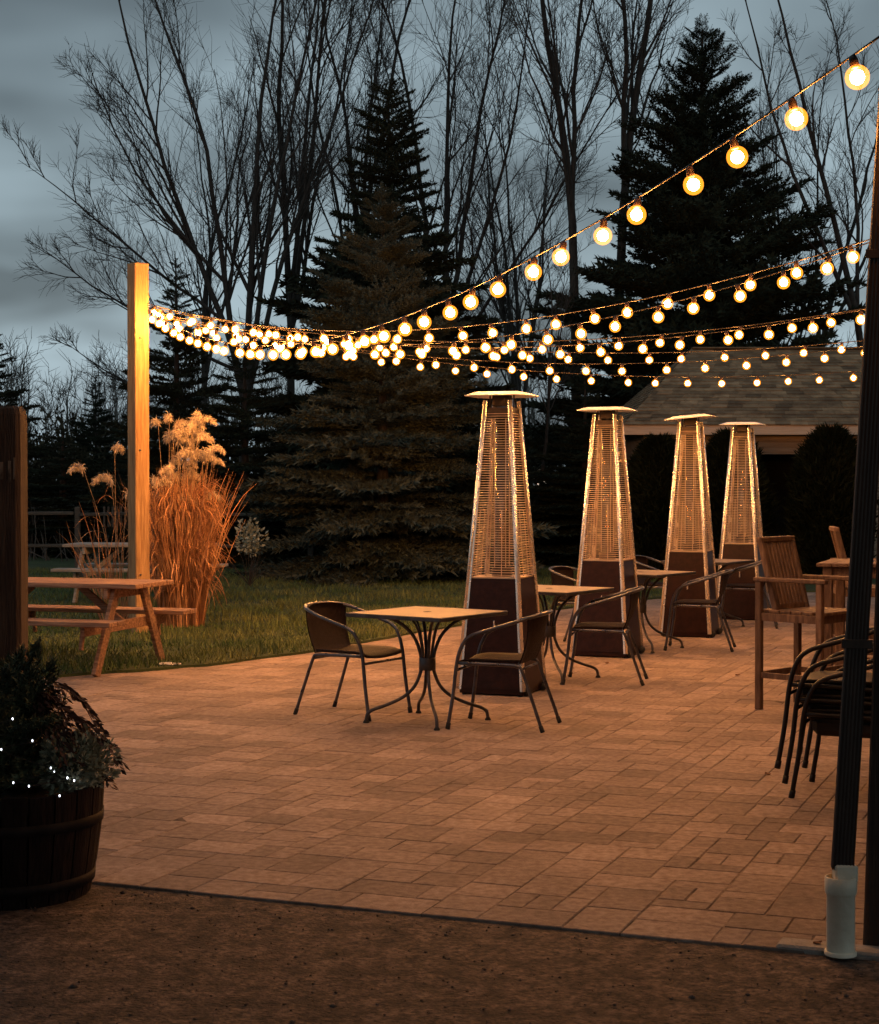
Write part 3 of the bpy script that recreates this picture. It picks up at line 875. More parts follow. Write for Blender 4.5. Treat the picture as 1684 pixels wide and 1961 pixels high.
# ------------------------------------------------------------------ stacking armchairs (face +Y locally)
def make_chair(slatted=False):
    t = thing('bistro_chair', 'x', 'chair')
    side = [(.255, .285, .003), (.248, .25, .22), (.245, .225, .43), (.252, .185, .545), (.258, .13, .60), (.262, .03, .635), (.262, -.10, .675), (.245, -.21, .712), (.18, -.285, .735), (.09, -.312, .742), (0, -.32, .744)]
    pts = side + [(-x, y, z) for x, y, z in side[-2::-1]]
    g = MB(); g.tube(smooth_path(pts, 4), 0.0125, 8); g.build('arm_frame', 'chair_tube', t)
    for s in (-1, 1):
        # rear leg, runs up under the seat and along its edge
        g = MB(); g.tube(smooth_path([(s * .232, -.335, .003), (s * .224, -.265, .20), (s * .216, -.195, .39), (s * .216, -.165, .412), (s * .22, -.08, .418), (s * .243, .22, .425)], 4), 0.0115, 8)
        lg = g.build('rear_leg', 'chair_tube', t)
        g = MB(); g.tube([(s * .232, -.337, 0), (s * .230, -.322, .04)], 0.0145, 8); g.build('foot', 'rubber', lg)
        g = MB(); g.tube([(s * .255, .2855, 0), (s * .2535, .278, .04)], 0.0155, 8); g.build('foot', 'rubber', t)
    g = MB(); g.tube([(-.245, .235, .375), (.245, .235, .375)], 0.009, 7); g.build('front_rail', 'chair_tube', t)
    g = MB(); g.tube([(-.216, -.19, .392), (.216, -.19, .392)], 0.009, 7); g.build('rear_rail', 'chair_tube', t)
    # woven shell: seat
    g = MB(); vs = []; nu, nv = 7, 9
    for sgn in (1, -1):
        for j in range(nv):
            for i in range(nu):
                x = -.215 + .43 * i / (nu - 1); y = -.17 + .41 * j / (nv - 1)
                z = .440 - .014 * (1 - (x / .215) ** 2) - (0.022 * ((j - 6) / 2) ** 2 if j > 6 else 0) + (.012 if sgn > 0 else -.006)
                vs.append((x, y, z))
    fs = []; b = nu * nv
    for j in range(nv - 1):
        for i in range(nu - 1):
            q = (j * nu + i, j * nu + i + 1, (j + 1) * nu + i + 1, (j + 1) * nu + i)
            fs.append(q); fs.append(tuple(b + k for k in q[::-1]))
    for i in range(nu - 1):
        fs.append((i + 1, i, b + i, b + i + 1)); k = (nv - 1) * nu + i; fs.append((k, k + 1, b + k + 1, b + k))
    for j in range(nv - 1):
        k = j * nu; fs.append((k, k + nu, b + k + nu, b + k)); k += nu - 1; fs.append((k + nu, k, b + k, b + k + nu))
    g.add(vs, fs, True); g.build('seat', 'weave', t)
    if slatted:
        for k in range(7):
            s_ = -1 + 2 * k / 6
            g = MB(); g.tube(smooth_path([(s_ * .17, -.185, .42), (s_ * .19, -.265, .58), (s_ * .205, -.312 + .06 * s_ * s_, .736 - .018 * s_ * s_)], 3), .008, 6); g.build('back_slat', 'chair_tube', t)
        g = MB(); g.tube(smooth_path([(-.215, -.195, .56), (-.12, -.262, .575), (0, -.285, .58), (.12, -.262, .575), (.215, -.195, .56)], 3), .009, 6); g.build('middle_rail', 'chair_tube', t)
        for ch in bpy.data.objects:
            if ch.parent == t: ch.data.materials.clear(); ch.data.materials.append(MATS['shaded_sling' if ch.name.startswith('seat') else 'shaded_tube'])
        g = MB(); g.box((0, .02, .36), (.40, .36, .10), .03); g.build('seat_shade_fill', 'shaded_sling', t)  # added black block that fills in the shaded mass of the stack
        return t
    # woven back, wrapped round the top rail
    g = MB(); vs = []; nu, nv = 9, 8
    for sgn in (0, 1):
        for j in range(nv):
            tt = j / (nv - 1)
            for i in range(nu):
                s_ = -1 + 2 * i / (nu - 1)
                w_ = .215 + (.018 if tt > .2 else 0) * tt
                x = s_ * w_
                yb = -.185 - .115 * tt - .02 * math.sin(PI * tt)
                y = yb + (.055 * s_ * s_) * tt + (.010 if sgn else 0)
                z = .425 + .322 * tt - .018 * s_ * s_ * tt
                vs.append((x, y, z))
    fs = []; b = nu * nv
    for j in range(nv - 1):
        for i in range(nu - 1):
            q = (j * nu + i, j * nu + i + 1, (j + 1) * nu + i + 1, (j + 1) * nu + i)
            fs.append(q[::-1]); fs.append(tuple(b + k for k in q))
    for j in range(nv - 1):
        k = j * nu; fs.append((k, k + nu, b + k + nu, b + k)); k += nu - 1; fs.append((k + nu, k, b + k, b + k + nu))
    for i in range(nu - 1):
        k = (nv - 1) * nu + i; fs.append((k, k + 1, b + k + 1, b + k)); fs.append((i + 1, i, b + i, b + i + 1))
    g.add(vs, fs, True); g.build('backrest', 'weave', t)
    return t
chair0 = make_chair(); index_children(chair0)
def face(dx, dy): return math.atan2(dy, dx) - PI / 2
CH = [((-0.575, 11.72), face(.504, -.31), 'metal armchair left of the nearest bistro table, seat facing right'),
      ((0.40, 11.17), face(-.54, .17), 'metal armchair right of the nearest bistro table, in front of the nearest heater'),
      ((1.29, 13.62), face(-.54, .10), 'metal armchair in front of the second heater'),
      ((2.44, 16.25), face(-.54, .12), 'metal armchair in front of the third heater'),
      ((1.40, 16.60), face(.5, -.3), 'metal armchair whose arm shows between the nearest and second heaters'),
      ((2.42, 19.00), face(.5, -.3), 'metal armchair whose arm shows between the second and third heaters'),
      ((3.33, 18.72), face(-.54, .10), 'metal armchair in front of the farthest heater')]
for i, (p, rz, lab) in enumerate(CH):
    o = chair0 if i == 0 else copy_tree(chair0)
    o.location = (p[0], p[1], 0.001); o.rotation_euler = (0, 0, rz)
    tag(o, lab, 'chair', 'metal armchairs set round the bistro tables')
# the stack by the barn corner
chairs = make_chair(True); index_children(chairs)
sf = face(-.92, .40)
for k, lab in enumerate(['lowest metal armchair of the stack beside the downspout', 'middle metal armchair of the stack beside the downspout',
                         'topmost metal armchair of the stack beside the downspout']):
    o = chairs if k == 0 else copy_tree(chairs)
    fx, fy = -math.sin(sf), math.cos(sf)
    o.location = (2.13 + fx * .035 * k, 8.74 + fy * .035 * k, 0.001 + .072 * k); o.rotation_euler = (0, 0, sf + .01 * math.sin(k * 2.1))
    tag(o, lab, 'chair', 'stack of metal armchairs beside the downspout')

# ------------------------------------------------------------------ wooden bar chairs (face +Y)
def make_bar_chair():
    t = thing('bar_chair', 'x', 'chair')
    w, dp = .25, .24
    for sx in (-1, 1):
        g = MB(); g.box((sx * w, dp, .445), (.045, .045, .89), .004); g.build('leg', 'bar_wood', t)
        g = MB(); g.box((sx * w, -dp, .445), (.045, .045, .89), .004); g.build('leg', 'bar_wood', t)
        g = MB(); g.bar((sx * w, -dp - .035, .905), (sx * w, dp + .05, .905), .055, .030, .006); g.build('armrest', 'bar_wood', t)
        g = MB(); g.bar((sx * w, -dp + .02, .24), (sx * w, dp - .02, .24), .022, .040, .003); g.build('stretcher', 'bar_wood', t)
        g = MB(); g.bar((sx * (w - .002), -dp + .02, .645), (sx * (w - .002), dp - .02, .645), .024, .055, .003); g.build('side_apron', 'bar_wood', t)
        # leaning back stile
        g = MB(); g.bar((sx * (w - .05), -.13, .66), (sx * (w - .05), -.265, 1.17), .034, .040, .004, up=(0, 1, 0)); g.build('back_stile', 'bar_wood', t)
    for y_ in (dp, -dp):
        g = MB(); g.bar((-w + .022, y_, .645), (w - .022, y_, .645), .024, .055, .003); g.build('apron', 'bar_wood', t)
        g = MB(); g.bar((-w + .022, y_, .30 if y_ > 0 else .24), (w - .022, y_, .30 if y_ > 0 else .24), .024, .045, .003); g.build('foot_rail', 'bar_wood', t)
    for k in range(6):
        y_ = -.205 + k * .087
        g = MB(); g.box((0, y_, .684), (2 * w + .01 - (.06 if k in (0, 5) else 0), .078, .022), .004); g.build('seat_slat', 'bar_wood', t)
    g = MB(); g.bar((-w + .03, -.268, 1.178), (w - .03, -.268, 1.178), .045, .038, .006); g.build('top_rail', 'bar_wood', t)
    g = MB(); g.bar((-w + .07, -.152, .715), (w - .07, -.152, .715), .024, .036, .003); g.build('lower_rail', 'bar_wood', t)
    for k in range(8):
        x = -.154 + k * .044
        g = MB(); g.bar((x, -.145, .725), (x, -.262, 1.165), .029, .012, .002, up=(0, 1, .3)); g.build('back_slat', 'bar_wood', t)
    return t
bar0 = make_bar_chair(); index_children(bar0)
BC = [((2.57, 11.98), face(.70, -.66), 'tall wooden bar chair with slatted back, nearest one left of the downspout'),
      ((3.62, 14.60), face(.95, -.12), 'tall wooden bar chair seen side-on behind the bar table'),
      ((3.55, 12.35), face(-.5, .86), 'tall wooden bar chair mostly hidden behind the downspout')]
for i, (p, rz, lab) in enumerate(BC):
    o = bar0 if i == 0 else copy_tree(bar0)
    o.location = (p[0], p[1], 0.001); o.rotation_euler = (0, 0, rz)
    tag(o, lab, 'chair', 'wooden bar chairs')
bt = thing('bar_table', 'tall wooden bar table partly hidden behind the downspout', 'table', (3.42, 13.40, 0.001), -TH)
for k in range(7):
    g = MB(); g.box((-.36 + k * .12, 0, .945), (.114, .84, .028), .004); g.build('top_board', 'bar_wood', bt)
for sx in (-1, 1):
    for sy in (-1, 1):
        g = MB(); g.box((sx * .34, sy * .34, .465), (.07, .07, .928), .005); g.build('leg', 'bar_wood', bt)
    g = MB(); g.bar((sx * .34, -.30, .885), (sx * .34, .30, .885), .025, .08, .003); g.build('apron', 'bar_wood', bt)
    g = MB(); g.bar((-.30, sx * .34, .885), (.30, sx * .34, .885), .025, .08, .003); g.build('apron', 'bar_wood', bt)
    g = MB(); g.bar((-.30, sx * .34, .22), (.30, sx * .34, .22), .03, .05, .003); g.build('foot_rail', 'bar_wood', bt)

# ------------------------------------------------------------------ picnic tables
def picnic(name, label, loc, rz, L, mat, top_z=.75):
    t = thing(name, label, 'picnic table', loc, rz)
    for k in range(5):
        g = MB(); g.box((0, -.29 + k * .145, top_z - .019), (L, .139, .038), .005); g.build('top_plank', mat, t)
    for s in (-1, 1):
        for k in range(2):
            g = MB(); g.box((0, s * (.60 + k * .148), .437), (L, .140, .038), .005); g.build('bench_plank', mat, t)
    for e in (-1, 1):
        x = e * (L / 2 - .24)
        for s in (-1, 1):
            g = MB(); g.bar((x, s * .60, 0.0), (x, s * .235, top_z - .042), .038, .092, .004, up=(0, 1, 0)); g.build('leg', mat, t)
        g = MB(); g.bar((x - e * .041, -.74, .375), (x - e * .041, .74, .375), .038, .085, .004); g.build('bench_beam', mat, t)
        g = MB(); g.bar((x - e * .041, -.35, top_z - .083), (x - e * .041, .35, top_z - .083), .038, .085, .004); g.build('top_beam', mat, t)
        g = MB(); g.bar((x - e * .062, 0, .385), (x - e * .46, 0, top_z - .05), .060, .038, .004, up=(0, 1, 0)); g.build('brace', mat, t)
        for s in (-1, 1):
            g = MB(); g.bar((x - e * .075, s * .66, .405), (x - e * .075, s * .70, .22), .03, .035, .003, up=(0, 1, 0)); g.build('bench_cleat', mat, t)
    return t
pc = Vector((-2.38, 14.42, 0)) - Vector((math.cos(R(-17)), math.sin(R(-17)), 0)) * .93
picnic('picnic_table', 'brown wooden picnic table beside the tall light post', (pc.x, pc.y, 0.004), R(-17), 1.86, 'picnic_wood', .735)
picnic('picnic_table', 'pale grey picnic table farther back on the lawn behind the grass', (-3.85, 22.3, 0.02), R(-6), 1.9, 'grey_wood')

# ================================================================== vegetation
rng = np.random.default_rng(21)
def unit(a): return a / (np.linalg.norm(a, axis=-1, keepdims=True) + 1e-9)

# ------------------------------------------------------------------ bare deciduous trees
def integrate(rng, start, dirs, length, nseg, trop, wob):
    n = len(start); P = np.empty((n, nseg + 1, 3)); P[:, 0] = start; d = dirs.copy()
    st = (length / nseg)[:, None]
    for k in range(nseg):
        d = unit(d + rng.normal(0, wob, (n, 3)) + np.array([0, 0, trop]))
        P[:, k + 1] = P[:, k] + d * st
    return P
def taper(r0, nseg, end): return r0[:, None] * (1 - (1 - end) * np.linspace(0, 1, nseg + 1)[None] ** 1.1)
def spawn(rng, P, Rr, cnt, tmin, tmax, amin, amax, lenf, nseg, trop, wob, rfac, rmin, end=.25, plen=None):
    n, s, _ = P.shape; s -= 1
    idx = np.repeat(np.arange(n), cnt)
    t = rng.uniform(tmin, tmax, len(idx))
    k = np.minimum((t * s).astype(int), s - 1); f = (t * s - k)[:, None]
    a, b = P[idx, k], P[idx, k + 1]
    pos = a + (b - a) * f; tan = unit(b - a)
    rp = Rr[idx, k] * (1 - f[:, 0]) + Rr[idx, k + 1] * f[:, 0]
    rv = rng.normal(0, 1, (len(idx), 3)); rv -= tan * (rv * tan).sum(1, keepdims=True); rv = unit(rv)
    ang = rng.uniform(amin, amax, len(idx))[:, None]
    d = tan * np.cos(ang) + rv * np.sin(ang)
    L = lenf(t, idx, rng)
    Q = integrate(rng, pos, d, L, nseg, trop, wob)
    r0 = np.maximum(rp * rfac * rng.uniform(.75, 1.1, len(idx)), rmin)
    return Q, taper(r0, nseg, end)

def bare_tree(seed, H, r0, stems, fork, n1=11, n2=8, n3=7, l1=.40, laterals=(), lean=(0, 0), fine=.0055):
    """stems: list of (azimuth, tilt, length fraction, radius fraction); laterals: (height frac, azimuth, tilt, length)"""
    rg = np.random.default_rng(seed)
    base = np.zeros((1, 3)); zf = fork * H
    tr = integrate(rg, base, np.array([[lean[0], lean[1], 1.0]]), np.array([zf]), 6, .1, .035)
    trR = taper(np.array([r0]), 6, .72); trR[:, 0] *= 1.25
    top = tr[0, -1]
    S, SR = [], []
    for az, ti, lf, rf_ in stems:
        d = np.array([[math.sin(ti) * math.cos(az), math.sin(ti) * math.sin(az), math.cos(ti)]])
        q = integrate(rg, top[None] - d * .1, d, np.array([lf * (H - zf)]), 12, .045, .06)
        S.append(q[0]); SR.append(taper(np.array([r0 * .72 * rf_]), 12, .10)[0])
    for hf, az, ti, L in laterals:
        # low arching limbs
        src = S[0] if hf > fork else tr[0]
        zz = hf * H; kk = int(np.argmin(np.abs(src[:, 2] - zz)))
        d = np.array([[math.sin(ti) * math.cos(az), math.sin(ti) * math.sin(az), math.cos(ti)]])
        q = integrate(rg, src[kk][None], d, np.array([L]), 12, .03, .06)
        S.append(q[0]); SR.append(taper(np.array([r0 * .36]), 12, .12)[0])
    S, SR = np.array(S), np.array(SR)
    Ls = np.linalg.norm(np.diff(S, axis=1), axis=2).sum(1)
    B1, R1 = spawn(rg, S, SR, n1, .15, .97, R(16), R(40), lambda t, i, g_: (1.08 - .72 * t) * l1 * Ls[i] * g_.uniform(.6, 1.15, len(t)), 7, .07, .085, .62, .016, .2)
    L1 = np.linalg.norm(np.diff(B1, axis=1), axis=2).sum(1)
    B2, R2 = spawn(rg, B1, R1, n2, .12, .97, R(18), R(44), lambda t, i, g_: (1.05 - .6 * t) * .50 * L1[i] * g_.uniform(.6, 1.2, len(t)) + .12, 5, .06, .10, .55, .0075, .3)
    L2 = np.linalg.norm(np.diff(B2, axis=1), axis=2).sum(1)
    B3, R3 = spawn(rg, B2, R2, n3, .10, 1.0, R(18), R(52), lambda t, i, g_: (1.0 - .4 * t) * .55 * L2[i] * g_.uniform(.6, 1.3, len(t)) + .10, 3, .05, .13, .62, fine, .5)
    wood = Cat()
    wood.add(*batch_tubes(tr, trR, 9)); wood.add(*batch_tubes(S, SR, 7))
    crown = Cat()
    crown.add(*batch_tubes(B1, R1, 4)); crown.add(*batch_tubes(B2, R2, 3)); crown.add(*batch_tubes(B3, R3, 3))
    return wood.mesh('trunk', True), crown.mesh('crown')
def put_tree(meshes, label, px, d, rz=0.0, sc=1.0, name='bare_tree', cat='tree', group='bare trees behind the lawn', mats=('bark', 'twig')):
    p = ground_at(px, d)
    t = thing(name, label, cat, (p.x, p.y, 0.0), rz, group)
    t.scale = (sc, sc, sc)
    link('trunk', meshes[0], mats[0], t); link('crown', meshes[1], mats[1], t)
    return t

tA = bare_tree(3, 16.5, .13, [(R(175), .30, .98, .9), (R(150), .20, .96, .9), (R(60), .10, 1.0, 1.0), (R(-60), .16, 1.0, .8), (R(-10), .24, .9, .8)], .20, 11, 8, 6,
               laterals=((.30, R(178), 1.02, 6.6), (.38, R(172), .82, 6.8), (.25, R(185), 1.24, 6.2), (.22, R(170), 1.38, 5.2)))
tB = bare_tree(8, 18.0, .13, [(R(100), .06, 1.0, 1.0), (R(200), .17, .95, .8), (R(-20), .15, .98, .8), (R(20), .25, .85, .65)], .30, 11, 8, 6)
tC = bare_tree(14, 17.0, .13, [(R(5), .36, .95, .9), (R(20), .24, .98, .9), (R(-30), .45, .85, .7), (R(120), .10, 1.0, .9), (R(-10), .55, .80, .6)], .24, 11, 8, 6)
tD = bare_tree(23, 18.0, .135, [(R(160), .07, 1.0, 1.0), (R(30), .14, .95, .75), (R(210), .22, .7, .55)], .42, 11, 8, 6)
tE = bare_tree(31, 15.0, .105, [(R(170), .22, .95, 1.0), (R(185), .38, .9, .8), (R(60), .12, .9, .7)], .34, 8, 7, 6, l1=.30)

put_tree(tA, 'wide-spreading bare tree with arching limbs reaching far to the left', 462, 42)
put_tree(tB, 'tall bare tree with upright stems just left of the tall dark spruce', 575, 45)
put_tree(tB, 'tall bare tree directly behind the tip of the tall dark spruce', 668, 48, R(140), 1.05)
put_tree(tC, 'bare tree fanning out to the right from behind the tall dark spruce', 850, 44)
put_tree(tD, 'slender bare tree with forked trunk left of the right-hand spruce', 1112, 40, R(10))
put_tree(tD, 'thick bare trunk rising beside the left flank of the right-hand spruce', 1172, 42, R(200), 1.08)
put_tree(tE, 'bare tree leaning left at the right edge above the shed', 1668, 38)
put_tree(tE, 'thin bare tree with two stems behind the shed roof', 1560, 52, R(150), 1.05)
put_tree(tA, 'faint bare tree far behind the centre of the picture', 980, 62, R(70), 1.0)
put_tree(tB, 'faint bare tree far behind the left bare trees', 390, 60, R(60), .92)
put_tree(tE, 'small bare tree growing between the centre spruce and the right-hand spruce', 1030, 34, R(250), .46)
put_tree(tC, 'bare tree far off beyond the upper right light string', 1500, 66, R(90), 1.0)

# ------------------------------------------------------------------ distant wood (reads as one mass)
rg = np.random.default_rng(77)
n = 620
fx = rg.uniform(-46, 46, n); fy = rg.uniform(78, 125, n)
Hh = rg.uniform(4.5, 9.5, n)
P = integrate(rg, np.stack([fx, fy, np.zeros(n)], -1), np.tile([0, 0, 1.0], (n, 1)), Hh, 5, .25, .07)
Rt = taper(rg.uniform(.04, .10, n), 5, .15)
far = Cat(); far.add(*batch_tubes(P, Rt, 4))
B, RB = spawn(rg, P, Rt, 16, .25, 1, R(20), R(50), lambda t, i, g_: (1.1 - .7 * t) * .30 * Hh[i] * g_.uniform(.6, 1.2, len(t)), 3, .08, .10, .5, .022, .3)
far.add(*batch_tubes(B, RB, 3))
B2, RB2 = spawn(rg, B, RB, 3, .2, 1, R(20), R(55), lambda t, i, g_: g_.uniform(.4, 1.2, len(t)), 2, .06, .1, .6, .016, .4)
far.add(*batch_tubes(B2, RB2, 3))
tag(link('distant_wood', far.mesh('distant_wood'), 'wood_far'), 'grey bare wood of thin trunks far beyond the fence', 'wood', kind='stuff')
# low scrub at the foot of the wood and along the fence
n = 26000
sx = rg.uniform(-30, 32, n); sy = rg.uniform(33, 72, n); hh = rg.uniform(.2, 1.15, n) * (0.7 + .5 * np.sin(sx * .9) ** 2)
P = integrate(rg, np.stack([sx, sy, np.zeros(n)], -1), unit(np.stack([rg.normal(0, .3, n), rg.normal(0, .3, n), np.ones(n)], -1)), hh, 2, .05, .2)
V, F = batch_tubes(P, taper(rg.uniform(.008, .02, n), 2, .3), 3)
tag(link('scrub', fast_mesh('scrub', V, F), 'wood_far'), 'low brown winter scrub along the edge of the wood', 'scrub', kind='stuff')

n = 70000
sx = rg.uniform(-26, 28, n); sy = rg.uniform(58, 70, n)
top_ = 2.6 + .7 * np.sin(sx * .8) + .5 * np.sin(sx * 2.3 + 1) + .35 * np.sin(sx * 5.1)
c = np.stack([sx, sy, top_ * rg.random(n) ** .8], -1); d = unit(rg.normal(0, 1, (n, 3)) + np.array([0, 0, .8])); sd = unit(np.cross(d, rg.normal(0, 1, (n, 3))))
L = rg.uniform(.15, .45, n)[:, None]
V = np.stack([c - sd * .05, c + sd * .05, c + d * L], 1).reshape(-1, 3)
tag(link('brush_bank', fast_mesh('brush_bank', V, np.arange(3 * n).reshape(-1, 3)), 'brush'), 'dense dark brush bank at the foot of the far wood', 'brush', kind='stuff')

# ------------------------------------------------------------------ conifers
def bough_template(seed, ntw, tl, tufts, bl=.075):
    """unit-length bough along +x: thin twigs clothed with needle blades (triangles)"""
    rg = np.random.default_rng(seed); V = []; F = []; nv = 0
    ax = lambda t: np.array([t, 0, -.10 * t * t + .10 * max(0, t - .7)])
    segs = [(ax(0.05), ax(1.0), 1.0)]
    for k in range(ntw):
        t = .10 + .88 * (k + .5) / ntw; s = 1 if k % 2 else -1
        L = tl * (1 - .72 * t) * rg.uniform(.75, 1.15)
        a = R(rg.uniform(42, 62)); 
        d = np.array([math.cos(a), s * math.sin(a), rg.uniform(-.22, .10)])
        segs.append((ax(t), ax(t) + d * L, .9))
        if L > .16:
            for q in (.45, .72):
                s2 = rg.choice([-1, 1]); a2 = a * .35
                d2 = np.array([math.cos(a2), s * math.sin(a2) * .8 + s2 * .35, rg.uniform(-.2, .1)])
                segs.append((ax(t) + d * L * q, ax(t) + d * L * q + d2 * L * .5, .8))
    for p, q, w in segs:
        L = np.linalg.norm(q - p); T = (q - p) / (L + 1e-9)
        k = max(3, int(tufts * L))
        for i in range(k):
            c = p + (q - p) * ((i + rg.random()) / k)
            nb = 4
            ph = rg.random() * 2 * PI
            A = np.cross(T, [0, 0, 1.0]); A /= np.linalg.norm(A) + 1e-9; B = np.cross(A, T)
            for j in range(nb):
                an = ph + 2 * PI * j / nb
                o = A * math.cos(an) + B * (math.sin(an) * .85 + .15)
                d = T * .75 + o * .75; d = d / np.linalg.norm(d)
                sd = np.cross(d, o); sd /= np.linalg.norm(sd) + 1e-9
                l_ = bl * w * rg.uniform(.7, 1.25)
                V += [c - sd * bl * .17, c + sd * bl * .17, c + d * l_]
                F.append((nv, nv + 1, nv + 2)); nv += 3
    return np.array(V), np.array(F)
BT = [bough_template(1, 22, .62, 20, .070), bough_template(2, 24, .50, 19, .070), bough_template(17, 20, .72, 20, .070)]
BTS = [bough_template(5, 12, .60, 13, .10), bough_template(6, 13, .55, 12, .10)]

def conifer(seed, H, prof, n, templates, droop=(.10, -.55), skirt=.05, jitter=.16, gap=.36):
    """prof(t) -> crown radius at height fraction t"""
    rg = np.random.default_rng(seed); crown = Cat()
    for k in range(n):
        t = skirt + (1 - skirt) * (1 - (1 - (k + .5) / n) ** .62) if False else skirt + (1 - skirt) * ((k + rg.random()) / n) ** 1.18
        t = round(t * H / gap) * gap / H + rg.normal(0, .11) / H
        t = min(max(t, skirt * .6), .992)
        L = prof(t) * rg.uniform(1 - jitter * 2.2, 1 + jitter * 1.2)
        az = k * 2.39996 + rg.normal(0, .2)
        pitch = droop[0] + (droop[1] - droop[0]) * t + rg.normal(0, .07)      # + is down
        V, F = templates[rg.integers(len(templates))]
        ca, sa = math.cos(az), math.sin(az); cp, sp = math.cos(pitch), math.sin(pitch)
        W = V * np.array([L, L * rg.uniform(.75, 1.0), L])
        if rg.random() < .5: W = W * np.array([1, -1, 1])
        x = W[:, 0] * cp + W[:, 2] * sp; z = -W[:, 0] * sp + W[:, 2] * cp; y = W[:, 1]
        crown.add(np.stack([x * ca - y * sa, x * sa + y * ca, z + t * H], -1), F)
    # leader
    V, F = templates[0]; W = V * np.array([.055 * H, .04 * H, .04 * H])
    crown.add(np.stack([W[:, 2], W[:, 1], W[:, 0] + H * .955], -1), F)
    tr = np.array([[[0, 0, 0], [0, 0, H * .33], [.01, .01, H * .66], [0, 0, H * .985]]], float)
    V, F = batch_tubes(tr, np.array([[.020 * H, .014 * H, .008 * H, .002 * H]]), 8)
    return fast_mesh('trunk', V, F, True), crown.mesh('crown')
cone = lambda R0, e=.9: (lambda t: R0 * (1 - t) ** e + .05)
def shoulder(R0):
    def f(t):
        if t < .52: return R0 * (1 - .30 * t)
        return max(.10, R0 * (.86 - 1.15 * (t - .52)) * (.62 if t > .66 else 1 - 2.4 * max(0, t - .52)))
    return f
cBlue = conifer(41, 6.25, cone(2.15, .72), 235, BT, (.10, -.60), .035, .2, .40)
cBack = conifer(43, 9.1, shoulder(2.35), 430, BTS, (.12, -.5))
cRight = conifer(47, 11.9, lambda t: 4.15 * (1 - t) ** .82 + .10, 340, BT, (.06, -.85), .04, .24, .5)
cSmall = conifer(53, 6.0, cone(1.8, .85), 150, BTS, (.12, -.55))

def put_conifer(ms, label, px, d, rz, sc, mat, name='spruce_tree', cat='tree', z=0.0):
    p = ground_at(px, d, z)
    t = thing(name, label, cat, (p.x, p.y, z), rz, 'evergreen trees around the lawn'); t.scale = sc
    link('trunk', ms[0], 'bark', t)
    c = link('crown', ms[1], mat, t)
    if c.data.materials[0] != MATS[mat]:
        c.material_slots[0].link = 'OBJECT'; c.material_slots[0].material = MATS[mat]
    return t
put_conifer(cBlue, 'broad blue-green spruce in the centre with branches down to the lawn', 733, 27.6, R(20), (1, 1, 1), 'blue_spruce')
put_conifer(cBack, 'tall dark spruce with a narrow top rising behind the central blue-green spruce', 745, 33.5, R(50), (1, 1, 1), 'spruce')
put_conifer(cRight, 'big cone-shaped dark spruce rising behind the shed roof', 1343, 39.0, R(100), (1, 1, 1), 'spruce')
put_conifer(cSmall, 'dark spruce with pointed tip right behind the light post', 338, 34.0, R(10), (1, 1, 1.0), 'spruce')
put_conifer(cSmall, 'low dark spruce filling the gap left of the central blue-green spruce', 470, 32.0, R(130), (1.0, 1.0, .72), 'spruce')
put_conifer(cSmall, 'small far-off spruce on the skyline left of the light post', 184, 62.0, R(70), (.85, .85, .90), 'spruce')
put_conifer(cSmall, 'dark evergreen at the left edge behind the gate post', -15, 38.0, R(200), (.95, .95, .86), 'spruce')
put_conifer(cSmall, 'low dark evergreen behind the second heater', 1120, 32.5, R(300), (.95, .95, .60), 'spruce')
put_conifer(cSmall, 'low dark evergreen showing between the nearest and second heaters', 1075, 34.0, R(240), (.6, .6, .40), 'spruce')
put_conifer(cSmall, 'low dark evergreen behind the far picnic table', 120, 36.0, R(33), (1.2, 1.2, .44), 'spruce')
put_conifer(cSmall, 'low dark evergreen between the light post and the far picnic table', 250, 40.0, R(99), (1.2, 1.2, .50), 'spruce')

# clipped arborvitae by the shed: dense leaf mass on an oval column
def arbor(seed, H, Rx, n=15000):
    rg = np.random.default_rng(seed)
    t = rg.random(n) ** .9; az = rg.uniform(0, 2 * PI, n)
    prof = np.sqrt(np.clip(1 - (2 * t - .82) ** 2 / 1.42, 0.02, 1)) * (1 - .12 * t)
    rr_ = Rx * prof * (1 - .42 * rg.random(n) ** 2.2) * (1 + .13 * np.sin(az * 5 + t * 11) + .10 * np.sin(az * 9 - t * 23) + .06 * rg.normal(0, 1, n))
    c = np.stack([rr_ * np.cos(az), rr_ * np.sin(az), t * H], -1)
    out = np.stack([np.cos(az), np.sin(az), np.full(n, .9)], -1) + rg.normal(0, .5, (n, 3)); d = unit(out)
    sd = unit(np.cross(d, rg.normal(0, 1, (n, 3))))
    L = rg.uniform(.06, .19, n)[:, None]; w = rg.uniform(.010, .026, n)[:, None]
    V = np.stack([c - sd * w, c + sd * w, c + d * L], 1).reshape(-1, 3)
    tr = np.array([[[0, 0, 0], [0, 0, H * .12], [0, 0, H * .45], [0, 0, H * .75], [0, 0, H * .93]]], float)
    TV, TF = batch_tubes(tr, np.array([[.06, Rx * .45, Rx * .62, Rx * .45, .02]]), 9)
    return fast_mesh('trunk', TV, TF, True), fast_mesh('crown', V, np.arange(3 * n).reshape(-1, 3))
ar = arbor(3, 2.36, .60)
for px, d, s, lab in ((1590, 26.6, 1.0, 'rounded dark arborvitae shrub right of the shed doorway'), (1400, 27.0, .98, 'dark arborvitae shrub left of the shed doorway behind the heaters'),
                      (1262, 27.4, .95, 'dark arborvitae shrub at the left corner of the shed')):
    put_tree(ar, lab, px, d, px * .1, s, 'arborvitae_shrub', 'shrub', 'arborvitae shrubs beside the shed', ('arborvitae', 'arborvitae'))

